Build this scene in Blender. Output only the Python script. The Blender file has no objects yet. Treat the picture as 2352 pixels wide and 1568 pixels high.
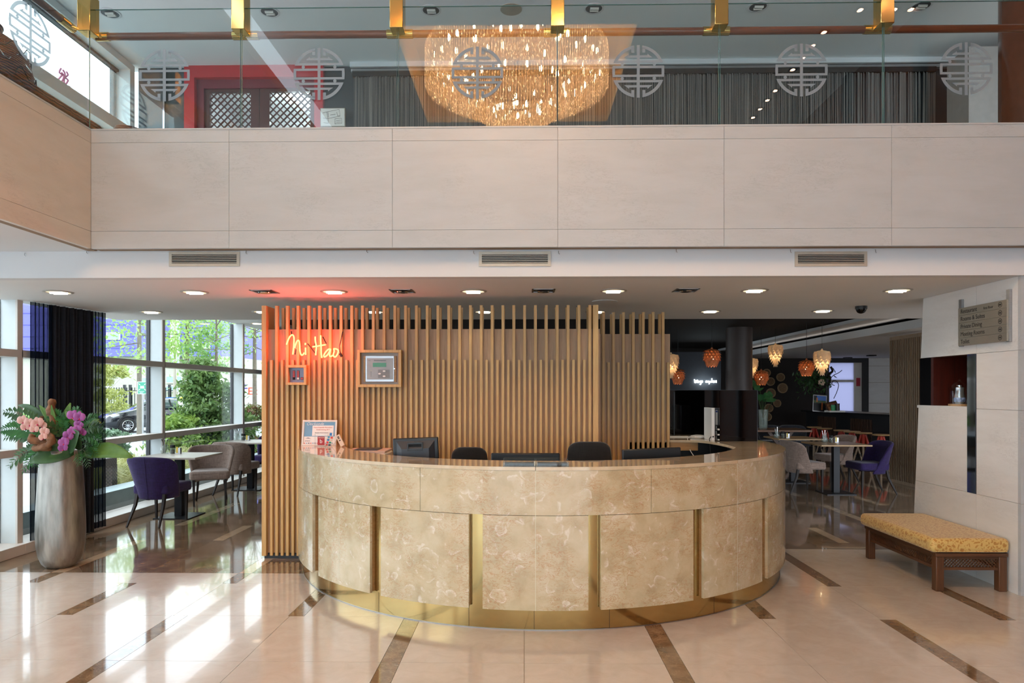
import bpy, math, random
import numpy as np
from mathutils import Vector, Matrix
random.seed(7)
R = math.radians
C = bpy.context.scene.collection
SC = bpy.context.scene
# ---------------------------------------------------------------- camera, world, exposure
CAMZ, F, YAW = 1.55, 1568.0, R(1.02)
cam = bpy.data.objects.new('camera', bpy.data.cameras.new('camera'))
C.objects.link(cam); SC.camera = cam
cam.location = (0, 0, CAMZ); cam.rotation_euler = (R(90), 0, YAW)
cam.data.sensor_width = 36; cam.data.lens = 24; cam.data.shift_y = 116/2352
cam.data.clip_start = .05; cam.data.clip_end = 400
SC.view_settings.view_transform = 'Standard'; SC.view_settings.look = 'None'
SC.view_settings.gamma = 1; SC.view_settings.use_curve_mapping = False
SC.view_settings.exposure = 0.04
SC.cycles.max_bounces = 9; SC.cycles.diffuse_bounces = 4; SC.cycles.glossy_bounces = 4
SC.cycles.transparent_max_bounces = 20; SC.cycles.transmission_bounces = 4
SC.cycles.caustics_reflective = False; SC.cycles.caustics_refractive = False
SC.cycles.sample_clamp_indirect = 6
SC.cycles.use_denoising = True
SC.cycles.adaptive_threshold = 0.02
W = bpy.data.worlds.new('sky'); SC.world = W; W.use_nodes = True
nt = W.node_tree; nt.nodes.clear()
wo = nt.nodes.new('ShaderNodeOutputWorld'); bg = nt.nodes.new('ShaderNodeBackground')
tc = nt.nodes.new('ShaderNodeTexCoord'); nz = nt.nodes.new('ShaderNodeTexNoise'); rp = nt.nodes.new('ShaderNodeValToRGB')
nz.inputs['Scale'].default_value = 2.2; nz.inputs['Detail'].default_value = 4
rp.color_ramp.elements[0].color = (.66, .82, 1, 1); rp.color_ramp.elements[1].color = (.90, .955, 1, 1)
rp.color_ramp.elements[0].position = .35; rp.color_ramp.elements[1].position = .6
nt.links.new(tc.outputs['Generated'], nz.inputs['Vector']); nt.links.new(nz.outputs['Fac'], rp.inputs['Fac'])
nt.links.new(rp.outputs['Color'], bg.inputs['Color']); nt.links.new(bg.outputs[0], wo.inputs[0])
bg.inputs['Strength'].default_value = 5.0

def area(name, loc, rot, sx, sy, power=0, color=(1, 1, 1), portal=False):
    l = bpy.data.lights.new(name, 'AREA'); l.shape = 'RECTANGLE'; l.size = sx; l.size_y = sy
    l.energy = power; l.color = color
    if portal: l.cycles.is_portal = True
    o = bpy.data.objects.new(name, l); C.objects.link(o); o.location = loc; o.rotation_euler = rot
    return o

def lamp(name, kind, loc, power, color, size=.05, angle=None, blend=.6, rot=(0, 0, 0), parent=None):
    l = bpy.data.lights.new(name, kind); l.energy = power; l.color = color; l.shadow_soft_size = size
    if kind == 'SPOT': l.spot_size = angle; l.spot_blend = blend
    o = bpy.data.objects.new(name, l); C.objects.link(o); o.location = loc; o.rotation_euler = rot
    if parent: o.parent = parent
    return o
# ---------------------------------------------------------------- helpers
def at(px, py, Y):
    u = (px-1176)/F; v = (900-py)/F
    dx = -math.sin(YAW)+u*math.cos(YAW); dy = math.cos(YAW)+u*math.sin(YAW)
    t = Y/dy
    return Vector((dx*t, Y, CAMZ+v*t))
def atX(px, py, X):
    u = (px-1176)/F; v = (900-py)/F
    dx = -math.sin(YAW)+u*math.cos(YAW); dy = math.cos(YAW)+u*math.sin(YAW)
    t = X/dx
    return Vector((X, dy*t, CAMZ+v*t))
def atZ(px, py, Z=0):
    u = (px-1176)/F; v = (900-py)/F
    dx = -math.sin(YAW)+u*math.cos(YAW); dy = math.cos(YAW)+u*math.sin(YAW)
    t = (Z-CAMZ)/v
    return Vector((dx*t, dy*t, Z))
def c(r, g, b):
    f = lambda x: (x/255/12.92) if x <= 10 else ((x/255+.055)/1.055)**2.4
    return (f(r), f(g), f(b), 1)

class MB:
    def __init__(s): s.v = []; s.f = []
    def box(s, x0, x1, y0, y1, z0, z1):
        if x0 > x1: x0, x1 = x1, x0
        if y0 > y1: y0, y1 = y1, y0
        if z0 > z1: z0, z1 = z1, z0
        b = len(s.v)
        s.v += [(x0,y0,z0),(x1,y0,z0),(x1,y1,z0),(x0,y1,z0),(x0,y0,z1),(x1,y0,z1),(x1,y1,z1),(x0,y1,z1)]
        s.f += [(b,b+3,b+2,b+1),(b+4,b+5,b+6,b+7),(b,b+1,b+5,b+4),(b+1,b+2,b+6,b+5),(b+2,b+3,b+7,b+6),(b+3,b,b+4,b+7)]
        return s
    def tube(s, pts, r, n=8, caps=True, up=None):
        pts = [Vector(p) for p in pts]
        rs = r if isinstance(r, (list, tuple)) else [r]*len(pts)
        b = len(s.v); prev = None
        for i, p in enumerate(pts):
            t = (pts[min(i+1, len(pts)-1)]-pts[max(i-1, 0)])
            if t.length < 1e-9: t = Vector((0, 0, 1))
            t.normalize()
            if prev is None:
                a = Vector((0, 0, 1)) if abs(t.z) < .9 else Vector((1, 0, 0))
                u = t.cross(a).normalized()
            else:
                u = (prev-t*prev.dot(t)).normalized()
            prev = u; w = t.cross(u)
            for k in range(n):
                a = 2*math.pi*(k+.5)/n
                s.v.append(tuple(p+(u*math.cos(a)+w*math.sin(a))*rs[i]))
        for i in range(len(pts)-1):
            for k in range(n):
                k2 = (k+1) % n
                s.f.append((b+i*n+k, b+i*n+k2, b+(i+1)*n+k2, b+(i+1)*n+k))
        if caps:
            s.f.append(tuple(b+k for k in reversed(range(n))))
            s.f.append(tuple(b+(len(pts)-1)*n+k for k in range(n)))
        return s
    def lathe(s, prof, cx=0, cy=0, n=24, a0=0, a1=2*math.pi, sx=1, sy=1, caps=False):
        full = abs(a1-a0-2*math.pi) < 1e-6
        m = n if full else n+1
        b = len(s.v)
        for (r, z) in prof:
            for k in range(m):
                a = a0+(a1-a0)*k/n
                s.v.append((cx+r*math.cos(a)*sx, cy+r*math.sin(a)*sy, z))
        for i in range(len(prof)-1):
            for k in range(n):
                k2 = (k+1) % m
                s.f.append((b+i*m+k, b+i*m+k2, b+(i+1)*m+k2, b+(i+1)*m+k))
        if full and caps:
            if prof[0][0] > 1e-4: s.f.append(tuple(b+k for k in reversed(range(n))))
            if prof[-1][0] > 1e-4: s.f.append(tuple(b+(len(prof)-1)*m+k for k in range(n)))
        return s
    def cyl(s, cx, cy, z0, z1, r, n=24): return s.lathe([(r, z0), (r, z1)], cx, cy, n, caps=True)
    def prism(s, poly, z0, z1):
        # poly: list of (x,y) counterclockwise
        b = len(s.v); n = len(poly)
        s.v += [(x, y, z0) for x, y in poly]+[(x, y, z1) for x, y in poly]
        s.f.append(tuple(b+k for k in reversed(range(n)))); s.f.append(tuple(b+n+k for k in range(n)))
        for k in range(n):
            k2 = (k+1) % n
            s.f.append((b+k, b+k2, b+n+k2, b+n+k))
        return s
    def strip(s, rows):
        """grid of rows of points"""
        b = len(s.v); m = len(rows[0])
        for r in rows: s.v += [tuple(p) for p in r]
        for i in range(len(rows)-1):
            for k in range(m-1):
                s.f.append((b+i*m+k, b+i*m+k+1, b+(i+1)*m+k+1, b+(i+1)*m+k))
        return s
    def arc(s, cx, cy, r0, r1, z0, z1, a0, a1, n=24):
        """curved slab between radii r0<r1"""
        b = len(s.v)
        for k in range(n+1):
            a = a0+(a1-a0)*k/n; ca, sa = math.cos(a), math.sin(a)
            s.v += [(cx+r0*ca, cy+r0*sa, z0), (cx+r1*ca, cy+r1*sa, z0), (cx+r1*ca, cy+r1*sa, z1), (cx+r0*ca, cy+r0*sa, z1)]
        for k in range(n):
            i = b+4*k; j = i+4
            s.f += [(i, i+1, j+1, j), (i+1, i+2, j+2, j+1), (i+2, i+3, j+3, j+2), (i+3, i, j, j+3)]
        s.f += [(b+3, b+2, b+1, b), (b+4*n, b+4*n+1, b+4*n+2, b+4*n+3)]
        return s
    def xf(s, M):
        s.v = [tuple(M @ Vector(p)) for p in s.v]; return s
    def move(s, x, y, z): return s.xf(Matrix.Translation((x, y, z)))

ORG = {}
def obj(name, mb, m, parent=None, smooth=False, bev=0, seg=2, kind=None, sub=0, solid=0, label=None):
    me = bpy.data.meshes.new(name)
    v = mb.v
    if parent is not None and parent.name in ORG:
        ox, oy, oz = ORG[parent.name]
        v = [(a-ox, b-oy, z-oz) for a, b, z in v]
    me.from_pydata(v, [], mb.f); me.validate()
    if isinstance(m, (list, tuple)):
        for q in m: me.materials.append(q)
    elif m: me.materials.append(m)
    if smooth:
        me.polygons.foreach_set('use_smooth', [True]*len(me.polygons))
        if smooth != 'all':
            me.set_sharp_from_angle(angle=R(40))
    o = bpy.data.objects.new(name, me); C.objects.link(o)
    if parent is not None:
        o.parent = parent
        if parent.name in ORG: ORG[o.name] = ORG[parent.name]
    if solid:
        d = o.modifiers.new('s', 'SOLIDIFY'); d.thickness = solid; d.offset = 0
    if bev:
        d = o.modifiers.new('b', 'BEVEL'); d.width = bev; d.segments = seg; d.limit_method = 'ANGLE'; d.angle_limit = R(35)
        if seg > 1: me.polygons.foreach_set('use_smooth', [True]*len(me.polygons)); me.set_sharp_from_angle(angle=R(40)) if not smooth else None
    if sub:
        d = o.modifiers.new('u', 'SUBSURF'); d.levels = sub; d.render_levels = sub
    if kind: o['kind'] = kind
    if label: o['label'] = label
    return o
def tag(o, label=None, cat=None, group=None, kind=None):
    if label: o['label'] = label
    if cat: o['category'] = cat
    if group: o['group'] = group
    if kind: o['kind'] = kind
    return o
def thing(name, label, cat, loc=(0, 0, 0), rz=0, group=None, local=False):
    """Empty at the base; with local=False the parts are given in world coordinates"""
    o = bpy.data.objects.new(name, None); C.objects.link(o); o.empty_display_size = .1
    o.location = loc; o.rotation_euler = (0, 0, rz)
    if not local: ORG[o.name] = tuple(loc)
    return tag(o, label, cat, group)
def struct(name, loc=(0, 0, 0)):
    o = bpy.data.objects.new(name, None); C.objects.link(o); o.location = loc; ORG[o.name] = tuple(loc); o['kind'] = 'structure'
    return o
def sobj(name, mb, m, **k):
    o = obj(name, mb, m, **k); o['kind'] = 'structure'; return o
def dup(root, loc, rz, label=None, group=None):
    r = root.copy(); C.objects.link(r); r.location = loc; r.rotation_euler = (0, 0, rz)
    if label: r['label'] = label
    if group: r['group'] = group
    for ch in list(root.children):
        d = ch.copy(); C.objects.link(d); d.parent = r
        for g in ch.children:
            e = g.copy(); C.objects.link(e); e.parent = d
    return r
def swapmat(root, old, new):
    for ch in root.children_recursive:
        if ch.type == 'MESH' and ch.data.materials and ch.data.materials[0] == old:
            ch.data = ch.data.copy(); ch.data.materials[0] = new
def smoothpath(pts, n=6):
    pts = [Vector(p) for p in pts]; out = []
    for i in range(len(pts)-1):
        p0 = pts[max(i-1, 0)]; p1 = pts[i]; p2 = pts[i+1]; p3 = pts[min(i+2, len(pts)-1)]
        for k in range(n):
            t = k/n
            out.append(.5*((2*p1)+(p2-p0)*t+(2*p0-5*p1+4*p2-p3)*t*t+(3*p1-p0-3*p2+p3)*t**3))
    out.append(pts[-1]); return out
FRONT = Matrix(((1, 0, 0), (0, 0, -1), (0, 1, 0)))       # local x,y,z -> faces -Y
def text(body, size, mw, m, parent, name='lettering', ext=.0006, align='LEFT', shear=0):
    """mw: 4x4 placement given in world space; text has a real, thin relief"""
    cu = bpy.data.curves.new(name, 'FONT'); cu.body = body; cu.size = size; cu.extrude = ext; cu.align_x = align; cu.shear = shear
    cu.materials.append(m)
    o = bpy.data.objects.new(name, cu); C.objects.link(o)
    if parent is not None:
        o.parent = parent; org = Vector(ORG.get(parent.name, (0, 0, 0)))
        o.matrix_local = Matrix.Translation(-org) @ mw
    else: o.matrix_world = mw
    return o
def M4(rot3, loc): return Matrix.Translation(loc) @ rot3.to_4x4()
# ---------------------------------------------------------------- materials
class N:
    def __init__(s, name):
        s.m = bpy.data.materials.new(name); s.m.use_nodes = True; s.t = s.m.node_tree
        s.t.nodes.clear(); s.out = s.t.nodes.new('ShaderNodeOutputMaterial')
    def n(s, t, **k):
        x = s.t.nodes.new('ShaderNode'+t)
        for a, b in k.items():
            if a in x.inputs: s.set(x.inputs[a], b)
            else: setattr(x, a, b)
        return x
    def set(s, i, v):
        if isinstance(v, bpy.types.NodeSocket): s.t.links.new(v, i)
        else: i.default_value = v
    def ramp(s, fac, stops):
        r = s.n('ValToRGB'); s.set(r.inputs['Fac'], fac); e = r.color_ramp.elements
        while len(e) < len(stops): e.new(.5)
        for q, (p, col) in zip(e, stops): q.position = p; q.color = col if len(col) == 4 else (*col, 1)
        return r.outputs['Color']
    def mix(s, fac, a, b, mode='MIX'):
        x = s.n('MixRGB', blend_type=mode); s.set(x.inputs[0], fac); s.set(x.inputs[1], a); s.set(x.inputs[2], b)
        return x.outputs[0]
    def coord(s, scale=(1, 1, 1), rnd=0, rot=(0, 0, 0)):
        t = s.n('TexCoord').outputs['Object']
        if rnd:
            oi = s.n('ObjectInfo'); mu = s.n('VectorMath', operation='MULTIPLY_ADD')
            cx = s.n('CombineXYZ'); s.set(cx.inputs[0], oi.outputs['Random']); s.set(cx.inputs[1], oi.outputs['Random']); s.set(cx.inputs[2], oi.outputs['Random'])
            s.set(mu.inputs[0], cx.outputs[0]); mu.inputs[1].default_value = (rnd, rnd*.7, rnd*1.3); s.set(mu.inputs[2], t); t = mu.outputs[0]
        mp = s.n('Mapping'); s.set(mp.inputs['Vector'], t); mp.inputs['Scale'].default_value = scale; mp.inputs['Rotation'].default_value = rot
        return mp.outputs[0]
    def noise(s, vec, scale=5, detail=4, rough=.55, dist=0):
        x = s.n('TexNoise'); s.set(x.inputs['Vector'], vec); x.inputs['Scale'].default_value = scale
        x.inputs['Detail'].default_value = detail; x.inputs['Roughness'].default_value = rough; x.inputs['Distortion'].default_value = dist
        return x.outputs['Fac']
    def bsdf(s, col, rough=.5, metal=0, **k):
        p = s.n('BsdfPrincipled'); s.set(p.inputs['Base Color'], col); s.set(p.inputs['Roughness'], rough); s.set(p.inputs['Metallic'], metal)
        for a, b in k.items():
            s.set(p.inputs[a.replace('_', ' ')], b)
        s.t.links.new(p.outputs[0], s.out.inputs[0]); s.p = p
        return p
    def bump(s, h, strength=.2, dist=.01):
        b = s.n('Bump'); s.set(b.inputs['Height'], h); b.inputs['Strength'].default_value = strength; b.inputs['Distance'].default_value = dist
        s.t.links.new(b.outputs[0], s.p.inputs['Normal'])
def mk(name, col, rough=.5, metal=0, var=.06, vs=12, bump=0, bs=60, scale=(1, 1, 1), **k):
    q = N(name); vec = q.coord(scale, rnd=3)
    n = q.noise(vec, vs, 3)
    lo = tuple(max(0, x*(1-var)) for x in col[:3])+(1,); hi = tuple(min(1, x*(1+var)) for x in col[:3])+(1,)
    q.bsdf(q.ramp(n, [(.3, lo), (.7, hi)]), rough, metal, **k)
    if bump: q.bump(q.noise(vec, bs, 3), bump)
    return q.m
def emit(name, col, st):
    q = N(name); e = q.n('Emission'); e.inputs[0].default_value = col; e.inputs[1].default_value = st
    q.t.links.new(e.outputs[0], q.out.inputs[0]); return q.m
def glassm(name, tint=(1, 1, 1, 1), ior=1.5, rough=0, dens=0, dcol=(.5, .5, .5, 1)):
    q = N(name); fr = q.n('Fresnel'); ge = q.n('NewGeometry')      # same reflectance from both faces of the pane
    mr = q.n('MapRange'); q.set(mr.inputs['Value'], ge.outputs['Backfacing']); mr.inputs['To Min'].default_value = ior; mr.inputs['To Max'].default_value = 1/ior
    q.set(fr.inputs['IOR'], mr.outputs['Result'])
    tr = q.n('BsdfTransparent'); tr.inputs[0].default_value = tint
    gl = q.n('BsdfGlossy'); gl.inputs['Roughness'].default_value = rough
    mx = q.n('MixShader'); q.set(mx.inputs[0], fr.outputs[0])
    a = tr.outputs[0]
    if dens:
        df = q.n('BsdfPrincipled'); df.inputs['Base Color'].default_value = dcol; df.inputs['Roughness'].default_value = .6
        m2 = q.n('MixShader'); m2.inputs[0].default_value = dens; q.t.links.new(a, m2.inputs[1]); q.t.links.new(df.outputs[0], m2.inputs[2]); a = m2.outputs[0]
    q.t.links.new(a, mx.inputs[1]); q.t.links.new(gl.outputs[0], mx.inputs[2]); q.t.links.new(mx.outputs[0], q.out.inputs[0])
    return q.m
def woodm(name, a, b, rough=.45, sc=1.0, axis='z', coat=0):
    q = N(name)
    s = {'z': (26, 26, 1.3), 'x': (1.3, 26, 26), 'y': (26, 1.3, 26)}[axis]
    vec = q.coord(tuple(x*sc for x in s), rnd=9)
    n1 = q.noise(vec, 1.6, 5, .6, .6); n2 = q.noise(vec, 7, 3, .6)
    col = q.mix(.35, q.ramp(n1, [(.28, a), (.55, b), (.75, tuple(min(1, x*1.15) for x in b[:3]))]), q.ramp(n2, [(.35, a), (.65, b)]))
    oi = q.n('ObjectInfo')
    col = q.mix(q.ramp(oi.outputs['Random'], [(0, (0, 0, 0)), (1, (.28, .28, .28))]), col, a)
    q.bsdf(col, rough, Coat_Weight=coat, Coat_Roughness=.1); q.bump(n2, .12, .004)
    return q.m
def marblem():
    # cream shell marble with fine rusty veins
    q = N('counter_marble'); vec = q.coord((1, 1, 1), rnd=0)
    wob = q.n('VectorMath', operation='MULTIPLY_ADD'); nn = q.n('TexNoise'); q.set(nn.inputs['Vector'], vec); nn.inputs['Scale'].default_value = 5; nn.inputs['Detail'].default_value = 4
    q.set(wob.inputs[0], nn.outputs['Color']); wob.inputs[1].default_value = (.16, .16, .16); q.set(wob.inputs[2], vec); w = wob.outputs[0]
    base = q.ramp(q.noise(w, 7, 5), [(.3, c(180, 164, 132)), (.52, c(195, 181, 149)), (.72, c(205, 193, 166))])
    vo = q.n('TexVoronoi', feature='F1'); q.set(vo.inputs['Vector'], w); vo.inputs['Scale'].default_value = 9
    shell = q.ramp(vo.outputs['Distance'], [(.22, (0, 0, 0)), (.36, (.35, .35, .35)), (.43, (1, 1, 1)), (.47, (.1, .1, .1)), (.5, (0, 0, 0))])
    msk = q.ramp(q.noise(vec, 11, 4, .6, .8), [(.5, (0, 0, 0)), (.6, (.75, .75, .75))])
    f = q.mix(1, shell, msk, 'MULTIPLY')
    col = q.mix(f, base, c(226, 220, 208))
    v2 = q.noise(q.coord((1, 1, 2.1)), 13, 7, .68, 1.4)
    vein = q.ramp(v2, [(.475, (0, 0, 0)), (.497, (.85, .85, .85)), (.503, (.85, .85, .85)), (.525, (0, 0, 0))])
    m2 = q.ramp(q.noise(vec, 3.4, 2), [(.38, (0, 0, 0)), (.56, (.8, .8, .8))])
    col = q.mix(q.mix(1, vein, m2, 'MULTIPLY'), col, c(170, 112, 62))
    q.bsdf(col, .16, Specular_IOR_Level=.5, Coat_Weight=.25, Coat_Roughness=.05)
    return q.m
def stonem(name, a, b, rough=.35, streak=1, rot=0.25, ax='xz'):
    q = N(name)
    if ax == 'xz': vec = q.coord((1, 1, 4.5), rnd=5, rot=(0, rot, 0))
    else: vec = q.coord((1, 1, 4.5), rnd=5, rot=(rot, 0, 0))
    n1 = q.noise(vec, 1.7, 6, .65, .4)
    col = q.ramp(n1, [(.32, a), (.62, b)])
    n2 = q.noise(vec, 6, 8, .7, 1.5)
    ln = q.ramp(n2, [(.482, (0, 0, 0)), (.5, (.5, .5, .5)), (.518, (0, 0, 0))])
    mk2 = q.ramp(q.noise(q.coord((1, 1, 1), rnd=5), 2.3, 2), [(.5, (0, 0, 0)), (.62, (1, 1, 1))])
    col = q.mix(q.mix(1, ln, mk2, 'MULTIPLY'), col, tuple(x*.62 for x in a[:3])+(1,))
    q.bsdf(col, rough); return q.m
def floorm(name, stops, scale=4, rough=.07, vein=None, coat=.35):
    q = N(name); vec = q.coord((1, 1, 1), rnd=11)
    n = q.noise(vec, scale, 7, .62, .7)
    col = q.ramp(n, stops)
    if vein:
        v = q.noise(vec, 5.5, 6, .6, 2.2)
        col = q.mix(q.ramp(v, [(.48, (0, 0, 0)), (.5, (.7, .7, .7)), (.52, (0, 0, 0))]), col, vein)
    q.bsdf(col, rough, Specular_IOR_Level=.6, Coat_Weight=coat, Coat_Roughness=.03)
    return q.m
def fabricm(name, a, b, rough=.9, sheen=.3, vs=90):
    q = N(name); v1 = q.coord((1, 1, .12)); n1 = q.noise(v1, vs, 3, .6); n2 = q.noise(q.coord((.15, .15, 1)), vs, 3, .6)
    f = q.mix(.5, n1, n2)
    q.bsdf(q.ramp(f, [(.35, a), (.65, b)]), rough, Sheen_Weight=sheen); q.bump(f, .25, .002); return q.m

M = {}
M['marble'] = marblem()
M['ledge'] = floorm('counter_top_marble', [(.3, c(190, 170, 140)), (.5, c(204, 186, 156)), (.7, c(214, 199, 174))], 5, .06)
M['stone'] = stonem('parapet_stone', c(178, 182, 184), c(185, 189, 192))
M['stonewall'] = stonem('wall_stone', c(218, 216, 213), c(226, 225, 223), ax='yz')
M['white'] = mk('white_plaster', c(214, 217, 221), .85, var=.015, vs=2)
M['ceil'] = mk('ceiling_paint', c(226, 228, 230), .8, var=.02, vs=1.5)
M['frame'] = mk('window_frame_coating', c(205, 200, 193), .45, var=.02)
M['framew'] = mk('white_window_panel', c(205, 214, 216), .5, var=.02)
M['tile'] = floorm('beige_marble_tile', [(.3, c(196, 184, 170)), (.5, c(202, 191, 179)), (.72, c(208, 199, 188))], 7, .13)
M['btile'] = floorm('brown_marble_tile', [(.3, c(96, 78, 62)), (.5, c(128, 107, 87)), (.72, c(156, 134, 112))], 5, .08, vein=c(160, 135, 105))
M['inlayb'] = floorm('brown_inlay', [(.3, c(106, 82, 60)), (.5, c(130, 105, 80)), (.72, c(150, 124, 96))], 9, .07, vein=c(165, 140, 108))
M['inlayw'] = floorm('beige_inlay', [(.3, c(176, 152, 124)), (.7, c(198, 176, 150))], 6, .06)
M['grout'] = mk('grout', c(140, 118, 98), .8)
M['oak'] = woodm('oak_slat', c(178, 137, 80), c(212, 172, 112))
M['oakb'] = woodm('oak_board', c(150, 120, 92), c(182, 150, 120), .55)
M['oakx'] = woodm('oak_frame', c(140, 102, 60), c(178, 138, 90), axis='x')
M['slatg'] = woodm('grey_oak_slat', c(140, 120, 98), c(170, 148, 124))
M['brass'] = mk('brass', c(200, 168, 104), .12, 1, var=.04, vs=6)
M['brassd'] = mk('brass_panel', c(190, 165, 112), .12, 1, var=.06, vs=3)
M['rail'] = woodm('handrail_wood', c(88, 40, 26), c(128, 66, 44), .3, axis='x', coat=.4)
M['black'] = mk('black_paint', c(18, 15, 15), .7, var=.1)
M['blackwall'] = mk('black_wall_paint', c(26, 17, 15), .75, var=.15, vs=3)
M['blackgloss'] = mk('black_glass', c(5, 4, 5), .04, var=0, Specular_IOR_Level=.3)
M['blackp'] = mk('black_plastic', c(20, 21, 25), .38, var=.08, bump=.05, bs=300)
M['darkg'] = mk('dark_grey_plastic', c(52, 56, 64), .4)
M['blackf'] = fabricm('black_mesh_fabric', c(12, 11, 12), c(26, 24, 25))
M['metal'] = mk('brushed_steel', c(170, 170, 172), .3, 1, var=.08, scale=(1, 1, 30))
M['chrome'] = mk('chrome', c(210, 210, 214), .1, 1, var=.02)
M['alu'] = mk('aluminium', c(168, 160, 146), .42, .7, var=.04, scale=(1, 1, 30))
M['vent'] = mk('vent_coating', c(190, 182, 168), .4, .3)
M['purple'] = fabricm('purple_fabric', c(30, 16, 62), c(50, 30, 92), sheen=.12)
M['taupe'] = fabricm('taupe_fabric', c(118, 98, 88), c(156, 134, 122))
M['leg'] = mk('dark_wood_leg', c(28, 17, 14), .62, var=.15, scale=(1, 1, .1))
M['tabletop'] = mk('pale_table_top', c(206, 198, 188), .3, var=.03)
M['tablewood'] = woodm('oak_table_top', c(152, 118, 78), c(186, 152, 108), .35, axis='x')
M['iron'] = mk('black_iron', c(22, 22, 26), .4, .5)
M['glass'] = glassm('window_glass', (.97, .99, .98, 1), 1.45)
M['rglass'] = glassm('railing_glass', (.9, .95, .94, 1), 1.5)
M['edge'] = mk('glass_edge', c(120, 170, 170), .1, var=.05, Transmission_Weight=.4)
M['clear'] = glassm('clear_acrylic', (.96, .98, .98, 1), 1.4)
q = N('etched_glass'); df = q.n('BsdfDiffuse'); df.inputs[0].default_value = c(196, 204, 212); tl = q.n('BsdfTranslucent'); tl.inputs[0].default_value = c(190, 205, 216); tr = q.n('BsdfTransparent')
ma = q.n('MixShader'); ma.inputs[0].default_value = .6; q.t.links.new(df.outputs[0], ma.inputs[1]); q.t.links.new(tl.outputs[0], ma.inputs[2])
mx = q.n('MixShader'); mx.inputs[0].default_value = .30; q.t.links.new(ma.outputs[0], mx.inputs[1]); q.t.links.new(tr.outputs[0], mx.inputs[2]); q.t.links.new(mx.outputs[0], q.out.inputs[0]); M['frost'] = q.m
M['curtain'] = fabricm('navy_curtain', c(12, 14, 22), c(24, 28, 42), sheen=.1)
M['red'] = mk('red_lacquer', c(190, 28, 36), .35, var=.05)
M['dbrown'] = mk('dark_red_wood', c(84, 36, 30), .5, var=.12, scale=(1, 1, .1))
M['mahog'] = woodm('mahogany', c(50, 17, 11), c(76, 27, 18), .35)
M['walnut'] = woodm('walnut_bench', c(58, 34, 20), c(98, 62, 38), .4)
M['paper'] = mk('paper', c(232, 230, 226), .7, var=.01)
M['whitep'] = mk('white_plastic', c(222, 218, 212), .4, var=.01)
M['cord'] = mk('cord', c(25, 22, 22), .6)
M['litlamp'] = emit('lamp_tube', (1, .88, .7, 1), 5); M['litcan'] = emit('lamp_reflector_lit', (1, .80, .52, 1), 1.3)
M['lamppaper'] = mk('lamp_trim', c(190, 185, 178), .35, .3)
M['gravel'] = mk('gravel', c(176, 172, 160), .9, var=.15, vs=30)
M['asphalt'] = mk('asphalt', c(150, 153, 156), .9, var=.1, vs=20)
def leafm(name, a, b, tr=.35):
    q = N(name); n = q.noise(q.coord(rnd=4), 6, 3)
    col = q.ramp(n, [(.3, a), (.7, b)])
    p = q.bsdf(col, .45)
    t = q.n('BsdfTranslucent'); q.set(t.inputs[0], col); mx = q.n('MixShader'); mx.inputs[0].default_value = tr
    q.t.links.new(p.outputs[0], mx.inputs[1]); q.t.links.new(t.outputs[0], mx.inputs[2]); q.t.links.new(mx.outputs[0], q.out.inputs[0])
    return q.m
# ================================================================ SETTING
HC = 2.434        # soffit over the desk
# ---- floor: slab, stone tiles with inlay strips
fl = sobj('floor', MB().box(-5.2, 11, -7.2, 21, -.2, -.010), M['grout'])
mb = MB().box(-5.05, 11, -7.2, 2.31, -.010, 0)
obj('front_paving', mb, M['tile'], fl, kind='stuff')
obj('rear_paving', MB().box(-5.05, 11, 14.14, 20.9, -.010, 0), M['btile'], fl, kind='stuff')
PX, PY = .811, .793
def ybound(x): return 5.80 if x < -1.9 else 6.79
def ptile(x0, x1, y0, y1, strip=False):
    yb = ybound((x0+x1)/2)
    for (a, b, br) in ((y0, min(y1, yb), False), (max(y0, yb), y1, True)):
        if b-a < .01: continue
        g = .0012
        nm = 'inlay_strip' if strip else 'tile'
        m = (M['inlayw'] if br else M['inlayb']) if strip else (M['btile'] if br else M['tile'])
        obj(nm, MB().box(x0+g, x1-g, a+g, b-g, -.012, 0), m, fl)
for r in range(-1, 13):
    y0 = 3.11+PY*r; y1 = y0+PY
    odd = (r % 3) in (0, 1)
    for n in range(-7, 9):
        x0 = max(PX*n, -5.05); x1 = PX*(n+1)
        if x1 < -5.0: continue
        if y0 > 8 and -1.7 < x0 < 1.6: 
            pass
        st = (n % 2 != 0) if odd else (n % 2 == 0 and n != 0)
        if st and PX*n > -5.05:
            ptile(PX*n-.012, PX*n+.100, y0, y1, True); x0 = PX*n+.100
        xe = PX*(n+1)
        nn = n+1; st2 = (nn % 2 != 0) if odd else (nn % 2 == 0 and nn != 0)
        if st2: xe -= .012
        ptile(x0, xe, y0, y1)
obj('side_paving', MB().box(PX*9, 11, 2.31, 14.14, -.010, -.0005), M['btile'], fl, kind='stuff')

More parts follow.
